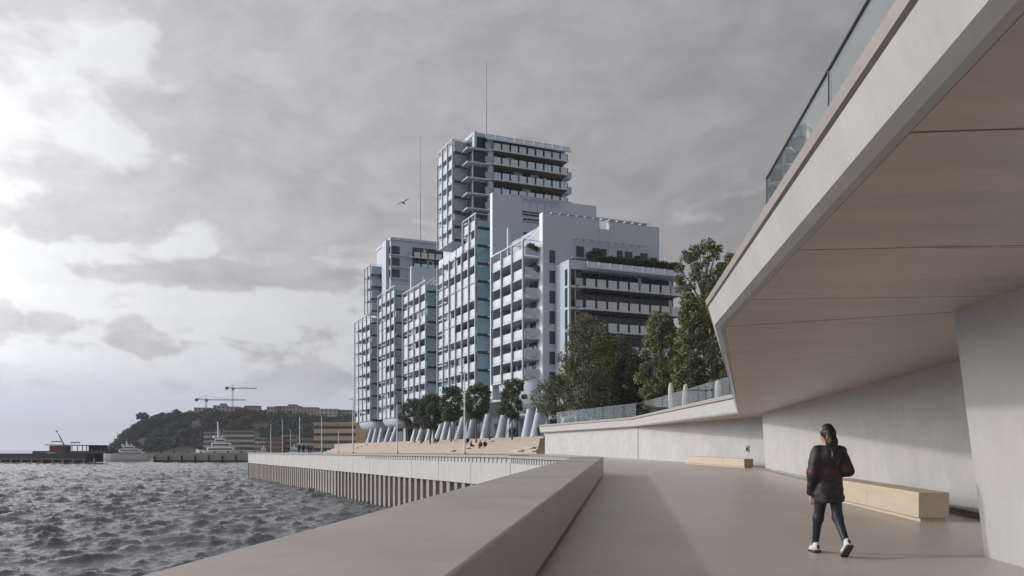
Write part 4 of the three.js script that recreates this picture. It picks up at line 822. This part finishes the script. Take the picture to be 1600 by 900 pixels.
// ------------------------------------------------------------------ lamp posts, standing stones, birds
{
  const lamp = (pos, h, label) => {
    const g = group('lamp_post', pos); tag(g, label, 'lamp post', 'lamp posts on the quay');
    mesh('pole', tube([new THREE.Vector3(0, 0, 0), new THREE.Vector3(0, h, 0)], .1, .055, 8), M.steelW, g);
    const b = mesh('base_plate', new THREE.CylinderGeometry(.19, .22, .18, 10), M.steel, g); b.position.y = .09;
    const hd = mesh('lamp_head', new RoundedBoxGeometry(.62, .09, .2, 2, .03), M.steel, g); hd.position.set(-.25, h + .02, 0);
  };
  lamp(atPx(726, 86, PLZ), 8.3, 'tallest slim lamp post in front of the green round trees');
  lamp(atPx(620.5, 112, PLZ), 6.7, 'slim lamp post in front of the lower far balconies');
  lamp(atPx(551.5, 118, PLZ), 7.6, 'slim lamp post beside the far left corner of the building');
  lamp(atPx(529, 190, PLZ), 5.2, 'short lamp post in front of the tan building');
  lamp(atPx(502.5, 160, PLZ), 7.2, 'lamp post at the left part of the tan building');

  const stoneGeo = s => { const g = new THREE.IcosahedronGeometry(1, 5), p = g.attributes.position, v = new THREE.Vector3(); for (let i = 0; i < p.count; i++) { v.fromBufferAttribute(p, i); const n = 1 + .18 * fbm(v.x * 1.6 + s, v.y * 1.6, v.z * 1.6, 4); v.y = Math.sign(v.y) * Math.pow(Math.abs(v.y), .6); p.setXYZ(i, v.x * n, v.y * n, v.z * n); } g.computeVertexNormals(); return g; };
  const rock = mat([.58, .55, .50], .85, { map: rep(concTex, 1) });
  for (const [px, z, h, w, t, s, l] of [[1049, 58, 2.3, .22, .03, 1, 'taller rounded pale standing stone behind the glass'], [1070, 57, 2.2, .18, -.06, 5, 'slimmer tilted pale standing stone behind the glass'], [1122, 47, 1.6, .18, .02, 9, 'short pale standing stone nearest the canopy'], [902, 84, 1.8, .3, .03, 13, 'squat pale standing stone near the wall end']]) {
    const m = mesh('standing_stone', stoneGeo(s), rock); m.scale.set(w, h / 2, w); m.position.copy(atPx(px, z, 2.45 + h / 2 - .05)); m.rotation.z = t; tag(m, l, 'stone', 'standing stones on the terrace');
  }
  // gulls
  const gull = (pos, s, ry, label) => {
    const b = group('gull', pos, ry); b.scale.setScalar(s); b.rotation.z = .32; tag(b, label, 'bird');
    mesh('body', surfaceNets(sdBones([[0, 0, .2, 0, 0, -.12, .035, .06], [0, 0, -.12, 0, .01, -.22, .05, .035], [0, .01, -.24, 0, 0, -.29, .014, .006], [0, 0, .2, 0, 0, .3, .03, .012]], .04), [-.1, -.1, -.34], [.1, .1, .36], .015), mat([.25, .25, .26], .8), b);
    for (const q of [-1, 1]) { const P = [[0, .03, -.08], [.28, .13, -.14], [.62, .07, .02]], w = [.1, .085, .012], secs = P.map((p, i) => [[0, 0], [w[i] * .5, .012], [w[i] * 1.4, 0], [w[i] * .5, -.006]].map(([z, y]) => new THREE.Vector3(q * p[0], p[1] + y, p[2] + z))); mesh('wing', loft(secs), mat([.12, .12, .13], .8), b); }
  };
  gull(atPx(630, 62, (HZ - 317) / F * 62), 1, -.35, 'dark gull gliding with bent wings left of the tower');
  gull(atPx(660, 320, (HZ - 173) / F * 320), 1.1, 1.1, 'tiny distant gull high above the lower tower');
}

// ------------------------------------------------------------------ harbour and headland
{
  const hz = 900, S = hz / F;
  const prof = [[150, 702], [196, 699], [203, 684], [211, 662], [222, 657], [240, 652], [258, 647], [280, 644], [300, 641], [330, 640], [370, 640], [420, 643], [480, 646], [560, 648], [640, 652], [760, 660], [900, 672]];
  const topY = px => { for (let i = 0; i + 1 < prof.length; i++) if (px <= prof[i + 1][0]) return (HZ - mix(prof[i][1], prof[i + 1][1], smooth(0, 1, (px - prof[i][0]) / (prof[i + 1][0] - prof[i][0])))) * S; return 20; };
  // headland as a height field: rises from the shore, flat top behind
  const nx = 190, nz = 40, pos = [], idx = [], cr = [];
  const hgt = (x, d) => { const px = 800 + x / S, t = topY(px), r = smooth(-90, 20, d), rock = fbm(x * .03, d * .03, 1, 4); return -CAMH - 3 + (t + CAMH + 3 - 4) * Math.pow(r, .75) * (1 - .25 * smooth(120, 320, d)) + rock * 7 * r; };
  for (let j = 0; j <= nz; j++) for (let i = 0; i <= nx; i++) { const x = mix(-470, 90, i / nx), d = mix(-95, 320, Math.pow(j / nz, 1.5)); pos.push(x, hgt(x, d) + CAMH, -(hz + d)); const q = .7 + .5 * fbm(x * .08, d * .08, 5, 4); cr.push(.16 * q, .14 * q, .12 * q); }
  for (let j = 0; j < nz; j++) for (let i = 0; i < nx; i++) { const a = j * (nx + 1) + i; idx.push(a, a + 1, a + nx + 1, a + 1, a + nx + 2, a + nx + 1); }
  const g = new THREE.BufferGeometry(); g.setAttribute('position', new THREE.Float32BufferAttribute(pos, 3)); g.setAttribute('color', new THREE.Float32BufferAttribute(cr, 3)); g.setIndex(idx); g.computeVertexNormals();
  structure(mesh('headland', g, mat([1, 1, 1], .9, { vertexColors: true })), 'rocky wooded headland across the harbour');
  // wood on the headland
  const r = rng(202), leafG = leafCloud([{ x: 0, y: 0, z: 0, r: 1 }, { x: .5, y: .3, z: .2, r: .7 }, { x: -.5, y: .2, z: -.2, r: .7 }, { x: .1, y: .6, z: .3, r: .6 }], 420, .16, rng(8), .8), n = 2800;
  const im = new THREE.InstancedMesh(leafG, leafMat(.035, .048, .028), n), m4 = new THREE.Matrix4(), q4 = new THREE.Quaternion(), c4 = new THREE.Color();
  for (let i = 0; i < n; i++) { const x = mix(-402, 40, r()), d = mix(-72, 70, Math.pow(r(), .8)), s = 3 + 3.2 * r(); q4.setFromAxisAngle(new THREE.Vector3(0, 1, 0), r() * 6.3); const bare = fbm(x * .02, d * .03, 11, 2) > .22 && d < -10; m4.compose(W3(x, hgt(x, d) + s * .35 - (bare ? 12 : 0), hz + d), q4, new THREE.Vector3(s, s * (.7 + .3 * r()), s)); im.setMatrixAt(i, m4); const t = .7 + .6 * r(); im.setColorAt(i, c4.setRGB(t, t, t)); }
  im.name = 'headland_wood'; tag(im, 'dark dense wood covering the headland', null, null, 'stuff'); scene.add(im);
  tree('umbrella_pine', atPx(221, 880, topY(221) - 6), 13, 7.5, 'open', LEAF.pine, 'lone umbrella pine leaning out at the tip of the headland', null, 61, { leaves: 1500, size: .7, stem: .55, trunk: .5, clumps: 12 });

  // houses on the headland
  const tan = [mat([.36, .28, .23], .85), mat([.38, .31, .27], .85), mat([.33, .31, .30], .85), mat([.38, .26, .22], .85), mat([.42, .40, .38], .85)], roofM = mat([.22, .13, .10], .9), winM = mat([.03, .035, .04], .3);
  const block = (name, px0, px1, pyT, pyB, z, m, label, grp, o = {}) => {
    const x0 = (px0 - 800) / F * z, x1 = (px1 - 800) / F * z, y1 = (HZ - pyT) / F * z, y0 = (HZ - pyB) / F * z, w = x1 - x0, h = y1 - y0, d = o.d ?? Math.max(10, w * .5);
    const gr = group(name, W3((x0 + x1) / 2, y0, z), o.rot ?? 0); tag(gr, label, 'building', grp);
    const b = mesh('wall', new THREE.BoxGeometry(w, h, d), m, gr); b.position.set(0, h / 2, -d / 2);
    const rf = mesh('roof', new THREE.BoxGeometry(w + .6, .5, d + .6), o.roof ?? roofM, gr); rf.position.set(0, h + .25, -d / 2);
    const rows = o.rows ?? Math.max(1, Math.round(h / 3.2)), cols = o.cols ?? Math.max(2, Math.round(w / 4)), pg = new THREE.BoxGeometry((o.ww ?? .5) * w / cols, (o.wh ?? .48) * h / rows, .12);
    for (let i = 0; i < rows; i++) for (let k = 0; k < cols; k++) { const p = mesh('window', pg, o.win ?? winM, gr); p.position.set(-w / 2 + (k + .5) * w / cols, (i + .52) * h / rows, .05); }
    if (o.slab) for (let i = 0; i <= rows; i++) { const s = mesh('balcony_slab', new THREE.BoxGeometry(w, .3, 1.3), o.slab, gr); s.position.set(0, i * h / rows + .02, .66); if (i < rows) { const p = mesh('balcony_front', new THREE.BoxGeometry(w, h / rows * .32, .1), o.slab, gr); p.position.set(0, i * h / rows + h / rows * .2 + .05, 1.26); } }
    return gr;
  };
  const HG = 'old town houses on top of the headland';
  block('hilltop_house', 303, 322, 637.5, 645, 900, tan[2], 'low grey house under the left crane', HG); block('hilltop_house', 333, 352, 634, 644, 905, tan[4], 'pale grey hilltop building beside the right crane', HG); block('hilltop_house', 344, 350, 631, 640, 915, tan[2], 'small grey turret above the pale hilltop building', HG);
  block('hilltop_house', 352, 372, 636, 644, 905, tan[2], 'long grey hilltop house right of the crane', HG); block('hilltop_house', 382, 404, 634.5, 650, 910, tan[3], 'pinkish hilltop house behind dark trees', HG); block('hilltop_house', 417, 432, 636, 652, 905, tan[0], 'small tan house left of the long terrace', HG);
  block('hilltop_house', 430, 468, 635, 655, 915, tan[1], 'tall tan house in the middle of the ridge', HG); block('hilltop_house', 464, 496, 637, 655, 905, tan[0], 'long low tan house with reddish roof', HG); block('hilltop_house', 494, 526, 639.5, 655, 895, tan[4], 'wide grey wall like house at the ridge end', HG); block('hilltop_house', 527, 553, 641, 660, 905, tan[2], 'brown grey house near the apartment building', HG); block('hilltop_house', 450, 462, 632.5, 640, 930, tan[0], 'small tan house rising behind the tall one', HG);
  // tower cranes
  const crane = (px, pyB, pyT, jibL, jibR, z, label) => {
    const s = z / F, gr = group('tower_crane', atPx(px, z, (HZ - pyB) * s)), h = (pyB - pyT) * s; tag(gr, label, 'crane');
    const V = (x, y) => new THREE.Vector3(x * s, y, 0); const cm = mat([.16, .16, .17], .6);
    const lat = (a, b, w, n) => { const gs = [], up = Math.abs(b.y - a.y) > Math.abs(b.x - a.x) ? new THREE.Vector3(w, 0, 0) : new THREE.Vector3(0, w, 0), P = (t, q) => a.clone().lerp(b, t).addScaledVector(up, q); gs.push(tube([P(0, -.5), P(1, -.5)], .22, .2, 4), tube([P(0, .5), P(1, .5)], .22, .2, 4)); for (let i = 0; i < n; i++) gs.push(tube([P(i / n, i % 2 ? .5 : -.5), P((i + 1) / n, i % 2 ? -.5 : .5)], .13, .13, 4)); return mergeGeometries(gs); };
    mesh('mast', lat(V(0, -6), V(0, h), 1.5, 14), cm, gr); mesh('jib', lat(V(0, h), V(jibR, h - .3), 1.0, 22), cm, gr); mesh('counter_jib', lat(V(0, h), V(-jibL, h + 1), .9, 8), cm, gr);
    const w = mesh('counterweight', new THREE.BoxGeometry(4.5 * s, 2.6, 1.6), mat([.08, .08, .09], .8), gr); w.position.copy(V(-jibL + 2, h - .3)); const c = mesh('cab', new THREE.BoxGeometry(2.4, 2.6, 2), cm, gr); c.position.set(.6, h - 1, .4);
    mesh('apex', tube([V(0, h), V(0, h + 4.5)], .35, .15, 4), cm, gr); mesh('tie_bar', mergeGeometries([tube([V(0, h + 4.4), V(jibR * .6, h + .3)], .1), tube([V(0, h + 4.4), V(-jibL * .8, h + 1.2)], .1)]), cm, gr);
  };
  crane(322, 640, 624.5, 17, 62, 900, 'left tower crane on the headland with long jib'); crane(363.5, 640, 606.5, 11, 38, 930, 'taller right tower crane above the hilltop');
  // flats and harbour buildings below
  const pale = mat([.40, .38, .36], .85), tanB = mat([.48, .37, .26], .85), conc2 = mat([.33, .33, .34], .85), redB = mat([.30, .15, .12], .85);
  const FG = 'harbour side flats under the headland';
  block('harbour_flats', 319, 346, 676, 706, 560, conc2, 'dark grey flats behind the yacht mast', FG, { slab: pale, cols: 6, ww: .7 }); block('harbour_flats', 349, 398, 674, 706, 540, conc2, 'long grey flats with balcony grid beside the quay', FG, { slab: pale, cols: 12, ww: .7 });
  block('harbour_flats', 398, 416, 685, 706, 520, pale, 'pale low flats with wide balconies', FG, { slab: pale, cols: 4, ww: .7 }); block('harbour_flats', 418, 440, 684, 706, 515, redB, 'low reddish brown harbour house', FG, { cols: 5 }); block('harbour_flats', 440, 462, 681, 706, 525, pale, 'pale flats with flat roof left of the thick mast', FG, { slab: pale, cols: 5, ww: .7 }); block('harbour_flats', 464, 490, 686, 706, 515, conc2, 'grey flats between the thick mast and the tan building', FG, { slab: pale, cols: 6, ww: .7 });
  block('tan_building', 490, 556, 662, 708, 330, tanB, 'tan building with long dark window bands beside the tower', null, { rows: 4, cols: 6, ww: .985, wh: .42, d: 30, roof: tanB, win: mat([.06, .07, .08], .15) });
  block('tan_building', 556, 596, 661, 708, 318, tanB, 'plain ochre block at the end of the tan building', null, { rows: 1, cols: 1, ww: .2, wh: .1, d: 30, roof: tanB });
  // sailing masts
  const boat = (px, z, pyT, r, label) => {
    const s = z / F, gr = group('sailing_boat', atPx(px, z, -CAMH), .2); tag(gr, label, 'boat', 'sailing boats moored behind the quay');
    const h = (HZ - pyT) * s + CAMH, L = h * .42;
    const hull = [[-.5, .02, .9], [-.3, .8, .95], [0, 1, 1], [.3, .8, 1.08], [.5, .05, 1.25]].map(([t, w, u]) => [[-w, u], [-w * .7, .1], [0, -.4], [w * .7, .1], [w, u]].map(([x, y]) => new THREE.Vector3(t * L, y * 1.3, x * L * .13)));
    mesh('hull', loft(hull), M.steelW, gr); const cb = mesh('cabin', new RoundedBoxGeometry(L * .4, .8, L * .15, 2, .2), M.steelW, gr); cb.position.set(0, 1.6, 0);
    mesh('mast', tube([new THREE.Vector3(.3, 1, 0), new THREE.Vector3(.3, h, 0)], r, r * .6, 6), M.steelW, gr);
    mesh('spreader', mergeGeometries([tube([new THREE.Vector3(.3, h * .6, -L * .09), new THREE.Vector3(.3, h * .6, L * .09)], r * .35), tube([new THREE.Vector3(.3 - L * .09, h * .78, 0), new THREE.Vector3(.3 + L * .09, h * .78, 0)], r * .3)]), M.steelW, gr);
    mesh('boom', tube([new THREE.Vector3(.3, 3, 0), new THREE.Vector3(-L * .4, 3, 0)], r * .8), M.steel, gr);
  };
  boat(467, 300, 652, .28, 'sailing boat with the thick tall mast behind the quay'); boat(440, 330, 655, .2, 'sailing boat whose mast rises left of the thick one'); boat(422, 330, 662, .2, 'sailing boat with the shorter left mast'); boat(453, 340, 671, .14, 'small sailing boat with a short thin mast');

  // motor yachts and long grey quay
  const yacht = (pxB, pxS, z, hullH, label, o = {}) => {          // bow and stern columns
    const x0 = (pxB - 800) / F * z, x1 = (pxS - 800) / F * z, L = Math.abs(x1 - x0), gr = group('motor_yacht', W3((x0 + x1) / 2, -CAMH, z), x0 < x1 ? 0 : Math.PI); tag(gr, label, 'yacht', 'motor yachts moored in the harbour');
    const wm = o.m ?? mat([.5, .5, .5], .5), B = L * .085;
    const sec = [[-.5, .03, 1.25, .9], [-.42, .45, 1.15, .4], [-.28, .85, 1.05, 0], [0, 1, 1, 0], [.35, 1, .95, 0], [.5, .9, .9, 0]].map(([t, w, u, b]) => [[-w, u], [-w * .85, u * .4], [-w * .5, -.1 + b * .3], [w * .5, -.1 + b * .3], [w * .85, u * .4], [w, u]].map(([x, y]) => new THREE.Vector3(t * L, y * hullH, x * B)));
    mesh('hull', loft(sec), wm, gr);
    const ww = mat([.6, .6, .6], .5), dk = mat([.03, .035, .04], .15);
    [[-.22, .42, 1], [-.12, .34, 2], [-.04, .2, 3]].forEach(([a, b, i]) => { const h = hullH * .42, s = mesh('deck_house', new RoundedBoxGeometry((b - a) * L, h, B * (2 - i * .28), 2, h * .25), ww, gr); s.position.set((a + b) / 2 * L, hullH + (i - .5) * h, 0); const w = mesh('window_band', new THREE.BoxGeometry((b - a) * L * .86, h * .34, B * (2 - i * .28) + .06), dk, gr); w.position.set((a + b) / 2 * L, hullH + (i - .45) * h, 0); });
    const t = hullH * 2.2; mesh('radar_mast', mergeGeometries([tube([new THREE.Vector3(.05 * L, t, 0), new THREE.Vector3(.02 * L, t + hullH * (o.mast ?? .9), 0)], hullH * .16, hullH * .06, 6), tube([new THREE.Vector3(-.02 * L, t + hullH * .3, 0), new THREE.Vector3(.09 * L, t + hullH * .3, 0)], hullH * .05)]), ww, gr);
    for (const q of [-.06, .13]) { const d = mesh('radome', new THREE.SphereGeometry(hullH * .16, 10, 8), ww, gr); d.position.set(q * L, t + hullH * .2, 0); }
  };
  const yz = 348;
  yacht(306, 372, 362, 4.4, 'large grey white yacht behind the long quay', { mast: 1.7 });
  yacht(160, 232, 372, 3.0, 'low sleek yacht left of the long quay'); yacht(398, 424, 330, 2.2, 'small white motor boat moored behind the promontory end'); yacht(440, 478, 300, 2.3, 'small white motor boat beside the thick mast');
  const qy = group('harbour_quay', atPx(312, yz, -CAMH)); tag(qy, 'long low grey harbour quay in front of the yachts', 'quay');
  const s = yz / F; const body = mesh('quay_wall', new THREE.BoxGeometry(172 * s, 3.7, 14), mat([.34, .325, .31], .85, { map: rep(soffTex, 8) }), qy); body.position.set(4, 2.0, -8);
  const foot = mesh('waterline_band', new THREE.BoxGeometry(175 * s, .9, 14.6), mat([.045, .043, .04], .9), qy); foot.position.set(3.6, .3, -8);
  for (let i = 0; i < 9; i++) { const f = mesh('fender', new THREE.CylinderGeometry(.35, .35, 2.4, 8), M.dark, qy); f.position.set(-19 + i * 5.6, 1.5, -.75); const b = mesh('bollard', new THREE.CylinderGeometry(.28, .4, .8, 8), M.dark, qy); b.position.set(-17 + i * 5.6, 4.2, -2); }

  // breakwater with the red pavilion
  const bz = 322, bs = bz / F, bk = group('breakwater', atPx(60, bz, -CAMH), -.06); tag(bk, 'long dark breakwater with pale piles at its foot', 'breakwater');
  const dkc = mat([.07, .068, .07], .9), b1 = mesh('wall', new THREE.BoxGeometry(330 * bs, 3.4, 12), dkc, bk); b1.position.set(-22, 1.9, -7);
  const b2 = mesh('upper_wall', new THREE.BoxGeometry(120 * bs, 1.0, 9), mat([.10, .10, .10], .9), bk); b2.position.set(10, 4.1, -8);
  const b3 = mesh('ledge', new THREE.BoxGeometry(332 * bs, .6, 1.4), mat([.16, .155, .15], .9), bk); b3.position.set(-22, 1.5, -.6);
  for (let i = 0; i < 20; i++) { const p = mesh('pile', new THREE.CylinderGeometry(.32, .32, 2.2, 8), mat([.30, .29, .28], .9), bk); p.position.set(-56 + i * 4.1, .6, -.2); }
  const rp = group('red_pavilion', atPx(104, bz, -.35), -.06); tag(rp, 'low red walled pavilion with flat roof on the breakwater', 'building');
  const X = px => (px - 104) * bs; const rb = mesh('red_wall', new THREE.BoxGeometry(X(85) - X(62), 2.5, 5), mat([.20, .045, .05], .8), rp); rb.position.set((X(85) + X(62)) / 2, 1.25, -8);
  const rf = mesh('roof', new THREE.BoxGeometry(X(148) - X(57), .35, 7), mat([.06, .05, .05], .8), rp); rf.position.set((X(148) + X(57)) / 2, 2.68, -8); rf.rotation.z = -.012;
  for (const px of [85.5, 92, 98, 107, 115, 122, 130, 136, 146]) { const p = mesh('post', new THREE.BoxGeometry(.22, 2.5, .22), dkc, rp); p.position.set(X(px), 1.25, -6); }
  const rw = mesh('end_wall', new THREE.BoxGeometry(X(146) - X(124), 2.5, 4), mat([.08, .06, .06], .8), rp); rw.position.set((X(146) + X(124)) / 2, 1.2, -8.5); const wh = mesh('sign_board', new THREE.BoxGeometry(X(84) - X(70), 1.2, .1), mat([.35, .34, .33], .8), rp); wh.position.set((X(84) + X(70)) / 2, -.6, -.6);
  const cr2 = group('harbour_crane', atPx(102, bz - 1, -.5)); tag(cr2, 'small mobile crane with raised boom at the red pavilion', 'crane');
  mesh('boom', tube([new THREE.Vector3(0, 1.8, 0), new THREE.Vector3(-2.3, 6.6, 0)], .28, .16, 6), mat([.10, .10, .11], .7), cr2); mesh('jib_tip', tube([new THREE.Vector3(-2.3, 6.6, 0), new THREE.Vector3(-3.2, 8.0, 0)], .1, .08), mat([.10, .10, .11], .7), cr2); const cb = mesh('cab', new RoundedBoxGeometry(2.2, 2.0, 2, 2, .2), dkc, cr2); cb.position.set(0, .9, 0); const hk = mesh('pulley_block', new THREE.SphereGeometry(.35, 8, 6), dkc, cr2); hk.position.set(-3.25, 8.1, 0);
  for (const [px, py, l] of [[88, 689.5, 'left thin pole mounted sign bar above the pavilion'], [118, 691, 'right thin reddish sign bar above the pavilion roof']]) { const q = group('sign_bar', atPx(px, bz + 8, (HZ - py) * bs)); tag(q, l, 'sign'); mesh('bar', new THREE.BoxGeometry(15 * bs, .45, .2), px < 100 ? mat([.28, .28, .29], .8) : mat([.32, .16, .14], .8), q); mesh('support', mergeGeometries([tube([new THREE.Vector3(-1.5, 0, 0), new THREE.Vector3(-1.5, -2.4, 0)], .04), tube([new THREE.Vector3(1.5, 0, 0), new THREE.Vector3(1.5, -2.4, 0)], .04)]), M.steel, q); }
}

scene.traverse(o => { if (o.isMesh) { o.castShadow = true; o.receiveShadow = true; } });
renderer.render(scene, camera);
